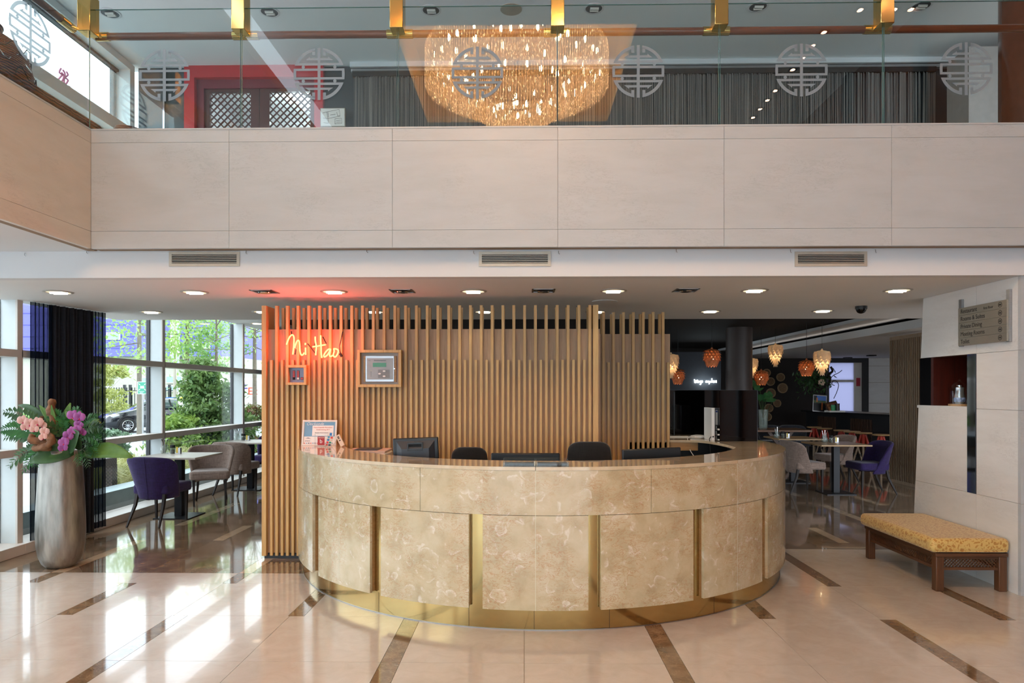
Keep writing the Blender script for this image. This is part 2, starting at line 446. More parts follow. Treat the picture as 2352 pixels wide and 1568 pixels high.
# ---- left glazed facade: fins, transoms, panes
XI, XO = -4.85, -5.02
finY = [-6.65, -4.03, -1.41, 1.21, 3.83, 6.45, 9.07, 11.69, 14.31]
for i in range(len(finY)-1):
    y0, y1 = finY[i]+.06, finY[i+1]
    zt = 2.72 if y1 > 9 else 2.66
    w = struct('window_%d' % (i+1), (XO, (y0+y1)/2, 0))
    obj('sill', MB().box(XI+.08, XO-.05, y0-.06, y1, .0, .10), M['frame'], w, bev=.004)
    for z0, z1 in ((.93, 1.0), (1.885, 1.955)):
        obj('transom', MB().box(XI, XO-.02, y0-.0, y1, z0, z1), M['frame'], w)
    obj('mullion', MB().box(XI, XI-.02, y0-.06, y0+.012, .1, zt), M['frame'], w)
    obj('fin', MB().box(XI-.0205, XO-.0, y0-.055, y0-.001, .1, zt), M['framew'], w)
    obj('gasket', MB().box(XO-.001, XO-.05, y0-.07, y0+.03, .1, zt), M['blackp'], w)
    for z0, z1 in ((.10, .93), (1.0, 1.885), (1.955, zt)):
        obj('pane', MB().box(XO-.01, XO-.02, y0, y1-.06, z0, z1), M['glass'], w)
# upper facade
fy = [-6.6, -3.0, .6, 4.2, 8.42]
for i in range(4):
    y0, y1 = fy[i], fy[i+1]
    w = struct('window_%d' % (i+10), (XO, (y0+y1)/2, 3))
    obj('mullion', MB().box(XI, XO, y1-.10, y1, 2.75, 5.60), M['framew'], w)
    obj('mullion_gasket', MB().box(XO+.0, XO-.05, y1-.16, y1-.1, 4.80, 5.52), M['darkg'], w)
    obj('transom', MB().box(XI, XO, y0, y1-.10, 4.67, 4.81), M['framew'], w)
    obj('transom_gasket', MB().box(XO+.03, XO-.03, y0, y1-.10, 4.645, 4.672), M['darkg'], w)
    obj('head', MB().box(XI, XO, y0, y1-.10, 5.52, 5.60), M['framew'], w)
    obj('head_gasket', MB().box(XO+.03, XO-.03, y0, y1-.10, 5.49, 5.522), M['darkg'], w)
    obj('sill', MB().box(XI, XO, y0, y1-.10, 2.75, 3.0), M['frame'], w)
    obj('pane', MB().box(XO-.01, XO-.02, y0, y1-.10, 3.0, 4.645), M['glass'], w)
    obj('pane', MB().box(XO-.01, XO-.02, y0, y1-.10, 4.81, 5.49), M['glass'], w)

# ---- slab / ceilings
ce = sobj('ceiling', MB().box(-5.0, 6.6, 5.33, 8.3, HC, 2.70), M['ceil'])
sobj('ceiling_balcony', MB().box(-5.0, -3.37, -7, 5.33, 2.64, 2.74), M['white'])
sobj('ceiling_rear', MB().prism([(-5.0, 8.3), (-3.05, 8.3), (-4.3, 12.2), (-4.45, 15), (-5.0, 15)], 2.73, 2.79), M['ceil'])
sobj('ceiling_dark', MB().box(-5.0, 11, 8.3, 20.4, 2.82, 2.9), M['blackwall'])
sobj('trim_1', MB().box(-3.05, 6.0, 8.301, 8.33, 2.50, 2.82), M['blackwall'])
sobj('ceiling_drop', MB().box(6.0, 11, 8.4, 20.4, 2.53, 2.66), M['ceil'])
sobj('trim_2', MB().box(5.65, 6.2, 8.4, 20.4, 2.74, 2.80), M['ceil'])
# beam fascia over the desk (white plaster, holds the vents)
wf = sobj('wall_fascia', MB().box(-5.0, 4.7, 5.23, 5.33, HC-.0005, 2.68), M['white'])
sobj('floor_upper', MB().box(-5.0, 6.6, 5.33, 9.6, 2.70, 2.75), mk('upper_floor_stone', c(222, 220, 214), .4))
M['ceilup'] = mk('upper_ceiling_paint', c(232, 238, 240), .8, var=.01)
sobj('ceiling_upper', MB().box(-5.0, 7.2, 5.15, 8.6, 5.62, 5.75), M['ceilup'])
sobj('ceiling_upper_side', MB().box(-5.0, -3.3, -7, 5.15, 5.62, 5.75), M['ceil'])
sobj('trim_3', MB().box(-3.3, 4.7, 5.13, 5.15, 5.62, 6.1), M['white'])
# hall ceiling with the square recess of the chandelier
vc = MB()
vc.box(-3.3, 4.7, -7, -1.2, 6.1, 6.2).box(-3.3, 4.7, 1.83, 5.15, 6.1, 6.2).box(-3.3, -1.63, -1.2, 1.83, 6.1, 6.2).box(1.40, 4.7, -1.2, 1.83, 6.1, 6.2)
sobj('ceiling_hall', vc, M['ceil'])
M['recess'] = mk('recess_paint', c(232, 208, 172), .8)
sobj('ceiling_recess', MB().box(-1.68, -1.63, -1.25, 1.88, 6.2, 6.75).box(1.40, 1.45, -1.25, 1.88, 6.2, 6.75).box(-1.63, 1.4, -1.25, -1.2, 6.2, 6.75).box(-1.63, 1.4, 1.83, 1.88, 6.2, 6.75).box(-1.68, 1.45, -1.25, 1.88, 6.75, 6.8), M['recess'])
# hall walls behind and beside the camera
M['warmwall'] = woodm('hall_wall_wood', c(96, 48, 24), c(140, 82, 44), .5)
sobj('wall_right', MB().box(4.7, 4.85, -7.1, 5.2, 0, 6.2), M['warmwall'])
for k in range(7):
    sobj('trim_%d' % (10+k), MB().box(4.62, 4.72, -6.9+k*1.8, -6.75+k*1.8, 0, 6.1), M['blackp'])
wb = struct('window_20', (0, -7.1, 0))
for k in range(6): obj('mullion', MB().box(-5.0+k*1.94-.05, -5.0+k*1.94+.05, -7.15, -7.0, 0, 3.3), M['frame'], wb)
sobj('wall_daylight_block', MB().box(-5, 4.7, -7.2, -7.0, 3.3, 6.2), M['white'])  # unseen upper wall, made solid to keep daylight off the parapet
for z in (0.05, 3.25): obj('transom', MB().box(-5, 4.7, -7.15, -7.02, z-.05, z+.05), M['frame'], wb)
for k in range(5): obj('pane', MB().box(-5+k*1.94+.05, -5+(k+1)*1.94-.05, -7.11, -7.10, 0.1, 3.2), M['glass'], wb)
# restaurant walls
sobj('wall_back', MB().box(-5.0, 8.72, 20, 20.2, 0, 2.85), M['blackwall'])
sobj('wall_rear_left', MB().box(-5.0, -2.4, 14.4, 14.5, 0, 2.85), M['blackwall'])
sobj('wall_rear_right', MB().box(9.95, 11.1, 19.95, 20.2, 0, 2.85), M['stonewall'])
for z in (.62, 1.22, 1.82, 2.3): sobj('trim_%d' % int(30+z*10), MB().box(9.95, 11.0, 19.945, 19.952, z, z+.008), M['grout'])
sobj('wall_far_right', MB().box(11, 11.1, 5, 20.2, 0, 2.85), M['stonewall'])
w = struct('window_21', (9.3, 20, 0))
obj('frame', MB().box(8.72, 8.82, 19.9, 20.1, .9, 2.53).box(9.80, 9.95, 19.9, 20.1, 0, 2.53).box(8.82, 9.8, 19.9, 20.1, 2.40, 2.53), M['blackp'], w)
obj('inner_frame', MB().box(9.58, 9.80, 20.0, 20.08, .9, 2.4).box(8.82, 9.58, 20.0, 20.08, 1.84, 1.90).box(8.82, 9.58, 20.0, 20.08, .9, .98), M['frame'], w)
q = N('sky_dimming_pane'); tr = q.n('BsdfTranslucent'); tr.inputs[0].default_value = (.34, .34, .42, 1); q.t.links.new(tr.outputs[0], q.out.inputs[0]); M['sky_dimming_pane'] = q.m  # translucent tint added in place of clear glass to dim the sky
obj('pane', MB().box(8.82, 9.58, 20.03, 20.04, .98, 1.84), M['sky_dimming_pane'], w); obj('pane', MB().box(8.82, 9.58, 20.03, 20.04, 1.9, 2.4), M['sky_dimming_pane'], w)
obj('sill_wall', MB().box(8.7, 9.95, 20.0, 20.2, 0, .9), M['stonewall'], w)
obj('notice', MB().box(9.64, 9.75, 19.985, 19.998, 1.72, 1.96), mk('notice_red', c(170, 40, 60), .6), w)
# ---- mezzanine back wall
sobj('wall_upper', MB().box(-4.85, at(428, 200, 8.5).x, 8.5, 8.6, 2.7, 5.62).box(at(745, 200, 8.5).x, 7.2, 8.5, 8.6, 2.7, 5.62), mk('grey_wall', c(52, 60, 66), .45))
sobj('trim_4', MB().box(-4.52, -4.50, 8.46, 8.5, 2.7, 5.62), M['chrome'])
sobj('wall_upper_side', MB().box(-4.3, -1.95, 10.0, 10.1, 2.7, 5.62).box(-4.4, -4.3, 8.6, 10.1, 2.7, 5.62).box(-1.95, -1.85, 8.6, 10.1, 2.7, 5.62).box(-4.4, -1.85, 8.6, 10, 5.62, 5.7), M['white'])
sobj('trim_5', MB().box(-2.15, 6.4, 8.44, 8.5, 5.53, 5.56), M['white'])
sobj('trim_6', MB().box(-2.15, 6.4, 8.38, 8.42, 5.56, 5.62), M['white'])
sobj('wall_upper_pillar', MB().box(5.02, 5.62, 7.8, 8.2, 2.75, 5.45), mk('pillar_paint', c(150, 146, 144), .7))
sobj('wall_upper_right', MB().box(7.1, 7.2, 5.2, 8.5, 2.7, 5.62), M['warmwall'])

# ---- stone parapet of the balcony (front and left flank), panels with open joints
YP, ZP0, ZP1 = 5.10, 2.633, 3.524
XS = -3.272
wp = struct('wall_front', (0, YP, ZP0))
obj('core', MB().box(XS+.0, 4.7, YP+.03, YP+.12, ZP0+.006, ZP1-.004).box(XS-.1, XS-.03, -7, YP+.12, ZP0+.006, ZP1-.004), M['grout'], wp)
jx = [XS]+[at(p, 400, YP).x for p in (526, 901, 1281, 1663, 2048)]+[3.98, 4.7]
zr = [(ZP0, 2.762), (2.764, 3.430), (3.432, ZP1)]
for z0, z1 in zr:
    for a, b in zip(jx[:-1], jx[1:]):
        obj('panel', MB().box(a+.0012, b-.0012, YP, YP+.03, z0, z1), M['stone'], wp)
M['stoneyz'] = stonem('parapet_stone_side', c(200, 192, 182), c(208, 201, 192), ax='yz')
yj = [-7, -4.6, -3.4, -2.2, -1.0, .2, 1.4, 2.62, 3.86, YP-.001]
for z0, z1 in zr:
    for a, b in zip(yj[:-1], yj[1:]):
        obj('panel', MB().box(XS-.03, XS, a+.0012, b-.0012, z0, z1), M['stoneyz'], wp)
obj('coping', MB().box(XS-.12, 4.7, YP-.004, YP+.14, ZP1-.0, ZP1+.012), M['stone'], wp)
obj('coping_side', MB().box(XS-.13, XS+.004, -7, YP-.005, ZP1, ZP1+.012), M['stone'], wp)

# ---- stone wall on the right with niche, black glass slit
XW = 3.77
ws = struct('wall_stone', (XW, 6, 0))
def yedge(z): return 6.70-.075*z
def wpanel(ya, yb, z0, z1, slant=False):
    if slant:
        P = [(ya, z0), (yedge(z0), z0), (yedge(z1), z1), (ya, z1)]
    else: P = [(ya, z0), (yb, z0), (yb, z1), (ya, z1)]
    g = .0012
    mb = MB().prism([(y, z) for y, z in P], 0, .03)
    # (y,z,x) -> world
    mb.v = [(XW+.03-x, y, z) for y, z, x in mb.v]
    mb.v = [(x, y+(g if abs(y-ya) < 1e-6 else -g), z+(g if abs(z-z0) < 1e-6 else -g)) for x, y, z in mb.v]
    obj('panel', mb, M['stonewall'], ws)
Y0 = 5.25; zt = HC
for z0, z1 in ((0, .70), (.70, 1.41), (1.41, 1.87), (1.87, zt)):
    wpanel(Y0+.03, 5.76, z0, z1)
wpanel(5.76, 0, 1.87, zt, True); wpanel(5.76, 0, 0, .70, True); wpanel(5.88, 0, .70, 1.42, True)
for z0, z1 in ((0, .70), (.70, 1.41), (1.41, 1.87), (1.87, zt)):
    obj('panel', MB().box(XW, 4.7, Y0, Y0+.03, z0+.001, z1-.001), M['stone'], ws)
obj('core', MB().box(XW+.03, 4.7, Y0+.03, 6.4, 0, 1.40).box(XW+.03, 4.7, Y0+.03, 6.4, 1.89, zt-.01).box(XW+.03, 4.7, Y0+.03, 5.87, 1.40, 1.89), M['grout'], ws)
obj('end_core', MB().box(XW+.03, 4.7, 6.4, 6.55, 0, zt-.01), M['blackgloss'], ws)
obj('niche_lining', MB().box(XW+.002, 4.35, 6.36, 6.40, 1.425, 1.868).box(4.33, 4.35, 5.88, 6.4, 1.425, 1.868).box(XW+.031, 4.35, 5.87, 6.4, 1.868, 1.885), M['mahog'], ws)
obj('niche_shelf', MB().box(XW+.001, 4.35, 5.885, 6.62, 1.40, 1.4255), M['stonewall'], ws)
obj('glass_slit', MB().box(XW-.003, XW+.02, 5.765, 5.875, .70, 1.868), M['blackgloss'], ws)
obj('slit_edge', MB().box(XW-.005, XW+.02, 5.760, 5.765, .70, 1.868), M['darkg'], ws)
obj('glass_end', MB().box(XW+.004, XW+.02, 6.40, 6.58, 1.425, 1.868), M['blackgloss'], ws)

# ---- glazed balustrade on the parapet
ZG0, ZG1 = ZP1+.012, 4.462
rl = thing('glass_balustrade', 'frameless glass balustrade with etched round emblems, brass clamps and wooden handrail on the stone parapet', 'balustrade', (0, YP, ZP1))
gx = [-3.32, -2.15, -.956, .25, 1.464, 2.683, 3.90, 4.7]
def emblem():
    m = MB(); T = .0015
    def q4(p): m.prism(p, 0, T)
    def rect(x0, x1, y0, y1): q4([(x0, y0), (x1, y0), (x1, y1), (x0, y1)])
    rect(-.055, .055, -1, 1)
    for s in (1, -1):
        def P(pts): 
            if s < 0: pts = [(x, -y) for x, y in reversed(pts)]
            q4(pts)
        for h in (1, -1):
            def PH(pts):
                if h < 0: pts = [(-x, y) for x, y in reversed(pts)]
                P(pts)
            a0, a1 = math.asin(.33), math.acos(.155)
            b0, b1 = math.asin(.42/.885), math.acos(.155/.885)
            n = 10
            for k in range(n):
                t0, t1 = k/n, (k+1)/n
                A = a0+(a1-a0)*t0; B = a0+(a1-a0)*t1; c0 = b0+(b1-b0)*t0; c1 = b0+(b1-b0)*t1
                PH([(.885*math.cos(c0), .885*math.sin(c0)), (math.cos(A), math.sin(A)), (math.cos(B), math.sin(B)), (.885*math.cos(c1), .885*math.sin(c1))])
            PH([(.055, .33), (.945, .33), (.79, .42), (.055, .42)])
            PH([(.155, .71), (.265, .71), (.265, .9), (.155, .9)])
            PH([(.055, .525), (.54, .525), (.42, .61), (.055, .61)])
            PH([(.35, .61), (.42, .61), (.35, .67)])
            PH([(.055, .125), (.885, .125), (.885, .21), (.055, .21)])
            PH([(.885, -.0), (.99, -.0), (.978, .21), (.885, .21)])
            d = [(.61+.065*math.cos(t*math.pi/5), .27+.065*math.sin(t*math.pi/5)) for t in range(10)]
            PH(d)
    return m
for i in range(7):
    g = .006
    p = obj('glass_panel', MB().box(gx[i]+g, gx[i+1]-g, YP+.045, YP+.057, ZG0, ZG1), M['rglass'], rl)
    obj('glass_edge', MB().box(gx[i]+g-.0015, gx[i]+g, YP+.045, YP+.057, ZG0, ZG1).box(gx[i+1]-g, gx[i+1]-g+.0015, YP+.045, YP+.057, ZG0, ZG1).box(gx[i]+g, gx[i+1]-g, YP+.045, YP+.057, ZG1, ZG1+.002), M['edge'], p)
    if i < 6:
        e = emblem(); e.xf(Matrix.Translation(((gx[i]+gx[i+1])/2, YP+.044, 3.957)) @ FRONT.to_4x4() @ Matrix.Scale(.197, 4, (1, 0, 0)) @ Matrix.Scale(.197, 4, (0, 1, 0)))
        obj('etched_emblem', e, M['frost'], p)
# side glass
sy = [YP+.04, 3.93, 2.72, 1.5, .3, -.9]
SIDE = Matrix(((0, 0, 1), (1, 0, 0), (0, 1, 0)))
for i in range(5):
    p = obj('glass_panel', MB().box(XS-.062, XS-.05, sy[i+1]+.006, sy[i]-.006, ZG0, ZG1), M['rglass'], rl)
    e = emblem(); e.xf(Matrix.Translation((XS-.049, (sy[i]+sy[i+1])/2, 3.957)) @ SIDE.to_4x4() @ Matrix.Scale(.197, 4, (1, 0, 0)) @ Matrix.Scale(.197, 4, (0, 1, 0)))
    obj('etched_emblem', e, M['frost'], p)
ZR = 4.305
for x in gx[:-1]:
    obj('clamp', MB().box(x-.05, x+.05, YP-.015, YP+.10, 4.275, 4.56), M['brass'], rl, bev=.004)
    obj('brass_sleeve', MB().tube([(x-.10 if x > -3.3 else x, YP+.14, ZR), (x+.10, YP+.14, ZR)], .033, 16), M['brass'], rl, smooth=True)
    obj('bracket_arm', MB().tube([(x, YP+.08, 4.29), (x, YP+.14, 4.29)], .012, 8), M['brass'], rl)
for a, b in zip(gx[:-1], gx[1:]):
    obj('handrail', MB().tube([(a+.10, YP+.14, ZR), (b-.10 if b < 4.6 else 4.7, YP+.14, ZR)], .028, 16), M['rail'], rl, smooth=True)
for i in range(5):
    obj('handrail', MB().tube([(XS-.15, sy[i]-.12 if i else sy[0]-.16, ZR), (XS-.15, sy[i+1]+.1, ZR)], .028, 16), M['rail'], rl, smooth=True)
    obj('brass_sleeve', MB().tube([(XS-.15, sy[i]-.17, ZR), (XS-.15, sy[i]+(.08 if i else -.02), ZR)], .033, 16), M['brass'], rl, smooth=True)
    if i: obj('clamp', MB().box(XS-.11, XS+.015, sy[i]-.05, sy[i]+.05, 4.275, 4.56), M['brass'], rl, bev=.004)
obj('bracket_arm', MB().tube([(XS-.15, YP-.05, ZR-.01), (XS-.06, YP+.02, ZR-.02), (XS+.02, YP+.14, ZR-.01)], .012, 8), M['brass'], rl)

# ================================================================ SLATTED SCREEN
def screen(name, label, Yf, xa, xb, tall, short, endl, endr, zb):
    t = thing(name, label, 'wall screen', ((xa+xb)/2, Yf+.1, 0), group=None)
    n = max(1, round((xb-xa)/1.05)); w_ = (xb-xa)/n
    for k in range(n):
        obj('board', MB().box(xa+k*w_+.0006, xa+(k+1)*w_-.0006, Yf+.04, Yf+.08, .05, zb), M['oakb'], t)
    obj('plinth', MB().box(xa+.01, xb-.01, Yf+.03, Yf+.16, 0, .05), M['blackp'], t)
    me = MB().box(-.0125, .0125, 0, .04, 0, 2.315)
    for x in tall:
        o = obj('slat', MB().box(x-.0125, x+.0125, Yf, Yf+.04, .03, 2.351), M['oak'], t)
        obj('slat', MB().box(x-.0125, x+.0125, Yf+.17, Yf+.21, .03, 2.351), M['oak'], t)
    for x in short:
        obj('slat', MB().box(x-.0115, x+.0115, Yf+.004, Yf+.04, .03, 1.847), M['oak'], t)
    obj('rear_board', MB().box(xa+.02, xb-.02, Yf+.13, Yf+.17, .05, zb-.02), M['oakb'], t)
    for e in endl: obj('end_post', MB().box(e[0], e[1], Yf-.01, Yf+.21, .03, 2.351), M['oak'], t)
    return t
YS = 6.30
x0 = at(634.9, 800, YS).x
xr = at(1379, 800, YS).x
tall = [x0+.1002*k for k in range(30)]
short = [x0+.1002*k-.0505 for k in range(30)]
sc1 = screen('slatted_screen', 'tall oak slatted screen behind the curved reception desk, with the red neon sign on it', YS, at(602, 900, YS).x, xr,
       tall, short, [(at(602, 900, YS).x, at(612, 900, YS).x), (at(1362, 800, YS).x, at(1374, 800, YS).x)], [], 2.135)
Y2 = 6.87
pt = [1409, 1432, 1454, 1478, 1500, 1523]
pt = [at(1386.6+22.8*k, 800, Y2).x for k in range(7)]
ps = [p+.05 for p in pt[:-1]]+[pt[-1]+.052]
sc2 = screen('slatted_screen', 'shorter oak slatted screen set back to the right of the main screen', Y2, at(1372, 800, Y2).x, at(1541, 800, Y2).x, pt, ps, [], [], 2.135)

# ================================================================ RECEPTION DESK
XC, YC, RO, RI = .138, 6.62, 2.222, 1.82
def ang(px, Rr=RO):
    u = (px-1176)/F; d = Vector((-math.sin(YAW)+u*math.cos(YAW), math.cos(YAW)+u*math.sin(YAW))).normalized()
    cc = Vector((XC, YC)); b = d.dot(cc); disc = b*b-(cc.length_squared-Rr*Rr)
    if disc < 0: disc = 0
    p = d*(b-math.sqrt(disc))
    a = math.atan2(p.y-YC, p.x-XC)
    return a if a > 0 else a+2*math.pi
A0 = math.pi+math.asin((YC-6.29)/RO); A1 = 2*math.pi+R(3)
dk = thing('reception_desk', 'large curved marble reception desk with brass plinth in front of the oak slatted screen', 'desk', (XC, 4.9, 0))
ab = [A0]+[ang(p) for p in (779, 965, 1230, 1496, 1694)]+[A1]
g = .0007
for a, b in zip(ab[:-1], ab[1:]):
    obj('marble_panel', MB().arc(XC, YC, RO-.022, RO, .755, 1.043, a+g, b-g, max(6, int((b-a)*30))), M['marble'], dk, smooth=True)
M['seam'] = mk('seam_filler', c(206, 206, 184), .6)
seg = [(None, 718), (731, 779), (779, 850), (874, 1077), (1108, 1230), (1230, 1352), (1380, 1593), (1616, 1694), (1694, 1751), (1763, None)]
for a, b in seg:
    a = A0 if a is None else ang(a); b = A1 if b is None else ang(b)
    obj('marble_panel', MB().arc(XC, YC, RO-.022, RO, .141, .752, a+g, b-g, max(4, int((b-a)*30))), M['marble'], dk, smooth=True)
for a, b in ((718, 731), (850, 874), (1077, 1108), (1352, 1380), (1593, 1616), (1751, 1763)):
    for s, e in ((1, ang(a)), (-1, ang(b))):
        obj('slot_reveal', MB().arc(XC, YC, RO-.045, RO-.0225, .15, .752, *sorted((e-s*.0004, e-s*.004)), 1), M['oakx'], dk)
for p, z0 in ((779, .141), (1230, .141), (1694, .141)):
    a = ang(p); obj('seam', MB().arc(XC, YC, RO-.03, RO+.0003, z0, 1.043, a-.0008, a+.0008, 1), M['seam'], dk)
obj('brass_plinth', MB().arc(XC, YC, RO-.065, RO-.045, 0.004, .76, A0, A1, 90), M['brassd'], dk, smooth=True)
for p in (1077, 1227, 870, 1400, 1640):
    a = ang(p, RO-.045); obj('plinth_seam', MB().arc(XC, YC, RO-.05, RO-.0444, .004, .145, a-.0006, a+.0006, 1), M['leg'], dk)
obj('plinth_trim', MB().arc(XC, YC, RO-.046, RO-.040, 0, .006, A0, A1, 80), M['metal'], dk)
obj('inner_wall', MB().arc(XC, YC, RI+.03, RO-.07, 0, 1.04, A0, A1, 60), M['blackp'], dk, smooth=True)
lj = [math.pi+math.asin((YC-6.29)/RO), ang(1230), ang(1694)]
for a, b in zip(lj[:-1], lj[1:]):
    obj('ledge', MB().arc(XC, YC, RI, RO+.003, 1.044, 1.067, a+g, b-g, 50), M['ledge'], dk, smooth=True)
P = []
a = ang(1694)+g
while a < A1: P.append((XC+(RO+.003)*math.cos(a), YC+(RO+.003)*math.sin(a))); a += .03
P += [(2.36, 6.9), (2.36, 7.9), (1.05, 7.9), (1.05, 6.98), (1.48, 6.90), (1.63, 6.90), (1.75, 6.85), (1.81, 6.72), (1.845, 6.5), (1.86, 6.25)]
a = 2*math.pi-R(20)
while a > ang(1694)+g: P.append((XC+RI*math.cos(a), YC+RI*math.sin(a))); a -= .03
P.append((XC+RI*math.cos(ang(1694)+g), YC+RI*math.sin(ang(1694)+g)))
obj('ledge', MB().prism(P, 1.044, 1.067), M['ledge'], dk)
obj('side_cabinet', MB().box(1.08, 2.34, 6.95, 7.88, 0, 1.04), M['blackp'], dk)
obj('side_apron', MB().box(1.06, 1.75, 6.91, 6.95, .96, 1.043), M['oakx'], dk)
# work surface inside
obj('work_surface', MB().arc(XC, YC, 1.22, RI+.02, .70, .74, A0+.12, A1-.3, 50), M['darkg'], dk)
# ================================================================ CEILING FIXTURES
ORD = ['first', 'second', 'third', 'fourth', 'fifth', 'sixth', 'seventh', 'eighth', 'ninth', 'tenth']
M['can'] = mk('lamp_reflector', c(228, 210, 180), .35, .2)
WARM = (1, .80, .58)
def downlight(px, py, z, label, group, power=8):
    p = atZ(px, py, z)
    t = thing('downlight', label, 'ceiling light', (p.x, p.y, z), group=group)
    obj('trim_ring', MB().lathe([(.118, z-.001), (.118, z-.005), (.098, z-.009), (.094, z-.002)], p.x, p.y, 32), M['lamppaper'], t, smooth=True)
    obj('reflector', MB().lathe([(.096, z-.004), (.06, z-.0018), (.0, z-.0012)], p.x, p.y, 24), M['litcan'], t, smooth=True)
    obj('bulb', MB().tube([(p.x-.06, p.y-.02, z-.009), (p.x+.06, p.y-.02, z-.009)], .011, 8).tube([(p.x-.06, p.y+.03, z-.009), (p.x+.06, p.y+.03, z-.009)], .011, 8), M['litlamp'], t)
    lamp('downlight_glow', 'SPOT', (0, 0, -.03), power, WARM, .07, R(125), .8, parent=t)
    return t
for i, (x, y) in enumerate([(134, 670), (447, 670), (767, 669), (1087, 668), (1409, 667), (1733, 666), (2062, 666)]):
    downlight(x, y, HC, 'round glowing recessed downlight, %s from the left in the front row of the soffit' % ORD[i], 'front row of lit downlights')
for i, (x, y) in enumerate([(347, 715.5), (604, 715), (860, 715), (1112, 715), (1369, 715), (1631, 714), (1890, 713)]):
    downlight(x, y, HC, 'round glowing recessed downlight, %s from the left in the rear row of the soffit' % ORD[i], 'rear row of lit downlights')
downlight(590, 742, 2.73, 'glowing recessed downlight in the higher ceiling beside the windows', None)
for i, (x, y) in enumerate([(608, 669), (924, 668), (1248, 667), (1575, 666)]):
    p = atZ(x, y, HC); z = HC
    t = thing('square_spotlight', 'square recessed spotlight, unlit, %s from the left in the soffit' % ORD[i], 'ceiling light', (p.x, p.y, z), group='square unlit spotlights')
    s = .10
    obj('frame', MB().box(p.x-s, p.x+s, p.y-s, p.y-s+.016, z-.005, z).box(p.x-s, p.x+s, p.y+s-.016, p.y+s, z-.005, z).box(p.x-s, p.x-s+.016, p.y-s, p.y+s, z-.005, z).box(p.x+s-.016, p.x+s, p.y-s, p.y+s, z-.005, z), M['metal'], t)
    obj('recess', MB().box(p.x-s+.016, p.x+s-.016, p.y-s+.016, p.y+s-.016, z-.0015, z), M['blackp'], t)
    obj('lamp_head', MB().lathe([(.055, z-.010), (.05, z-.016), (.03, z-.011), (.0, z-.009)], p.x, p.y, 20), M['chrome'], t, smooth=True)
p = atZ(1389, 692, HC); z = HC
tag(obj('ceiling_speaker', MB().lathe([(.125, z), (.125, z-.004), (.11, z-.006), (0.0, z-.005)], p.x, p.y, 32), M['white'], smooth=True), 'flat round white ceiling speaker between the two rows of downlights', 'speaker')
p = atZ(1978, 703, HC)
t = thing('dome_camera', 'small black security camera dome under the soffit on the right', 'camera', (p.x, p.y, HC))
obj('base', MB().cyl(p.x, p.y, HC-.03, HC, .058), M['blackp'], t, smooth=True)
obj('dome', MB().lathe([(.05, HC-.03), (.048, HC-.045), (.036, HC-.064), (.018, HC-.074), (0.0, HC-.077)], p.x, p.y), M['blackgloss'], t, smooth=True)
# air vents in the fascia
for i, (a, b, lab) in enumerate([(389, 551, 'above the left dining area'), (1100, 1265, 'above the middle of the desk'), (1825, 1991, 'towards the stone wall')]):
    p0 = at(a, 612, 5.23); p1 = at(b, 577.5, 5.23)
    xa, xb, za, zb = p0.x, p1.x, p0.z, p1.z
    t = thing('air_vent', 'beige louvred air vent in the white fascia %s' % lab, 'vent', ((xa+xb)/2, 5.23, za), group='air vents in the white fascia')
    fw = .022
    obj('frame', MB().box(xa, xb, 5.222, 5.23, za, za+fw).box(xa, xb, 5.222, 5.23, zb-fw, zb).box(xa, xa+fw, 5.222, 5.23, za+fw, zb-fw).box(xb-fw, xb, 5.222, 5.23, za+fw, zb-fw), M['vent'], t)
    obj('backing', MB().box(xa+fw, xb-fw, 5.2288, 5.2299, za+fw, zb-fw), M['black'], t)
    n = 5
    for k in range(n):
        zc = za+fw+(zb-za-2*fw)*(k+.5)/n
        obj('louvre', MB().box(xa+fw, xb-fw, 5.2225, 5.2285, zc-.0025, zc+.0025), M['vent'], t)
# small wire hooks on the fascia
for i, (x, y) in enumerate([(58, 585), (200, 579), (566, 580), (843, 577), (1088, 580), (1283, 580), (1553, 576), (1815, 577), (2010, 577)]):
    p = at(x, y, 5.225)
    tag(obj('hook', MB().tube([p+Vector((0, .006, .014)), p+Vector((0, -.006, .012)), p+Vector((0, -.008, -.006)), p+Vector((.008, -.004, -.012))], .0022, 5), M['chrome']),
        'tiny wire hook at the top of the white fascia, %s from the left' % ORD[i], 'hook', 'wire hooks along the fascia')
# upper ceiling round unlit downlights and speaker
for i, (x, y) in enumerate([(253, 30), (619, 27), (990, 23), (1364, 19), (1741, 15), (2116, 13)]):
    p = atZ(x, y, 5.62); z = 5.62
    t = thing('downlight', 'unlit round recessed downlight, %s from the left in the upper ceiling behind the glass' % ORD[i], 'ceiling light', (p.x, p.y, z), group='unlit downlights upstairs')
    obj('trim_ring', MB().lathe([(.108, z-.001), (.108, z-.006), (.09, z-.008), (.086, z-.002)], p.x, p.y, 32), M['white'], t, smooth=True)
    obj('reflector', MB().lathe([(.088, z-.004), (.05, z-.0022), (.0, z-.0015)], p.x, p.y, 24), M['darkg'], t, smooth=True)
    obj('bulb', MB().tube([(p.x-.04, p.y-.02, z-.014), (p.x+.05, p.y-.02, z-.014)], .014, 8).tube([(p.x-.04, p.y+.02, z-.014), (p.x+.05, p.y+.02, z-.014)], .014, 8), M['whitep'], t)
p = atZ(1174, 21, 5.62)
tag(obj('ceiling_speaker', MB().lathe([(.115, 5.62), (.115, 5.614), (.1, 5.612), (0, 5.613)], p.x, p.y, 32), M['vent'], smooth=True), 'flat round speaker in the upper ceiling between the unlit downlights', 'speaker')
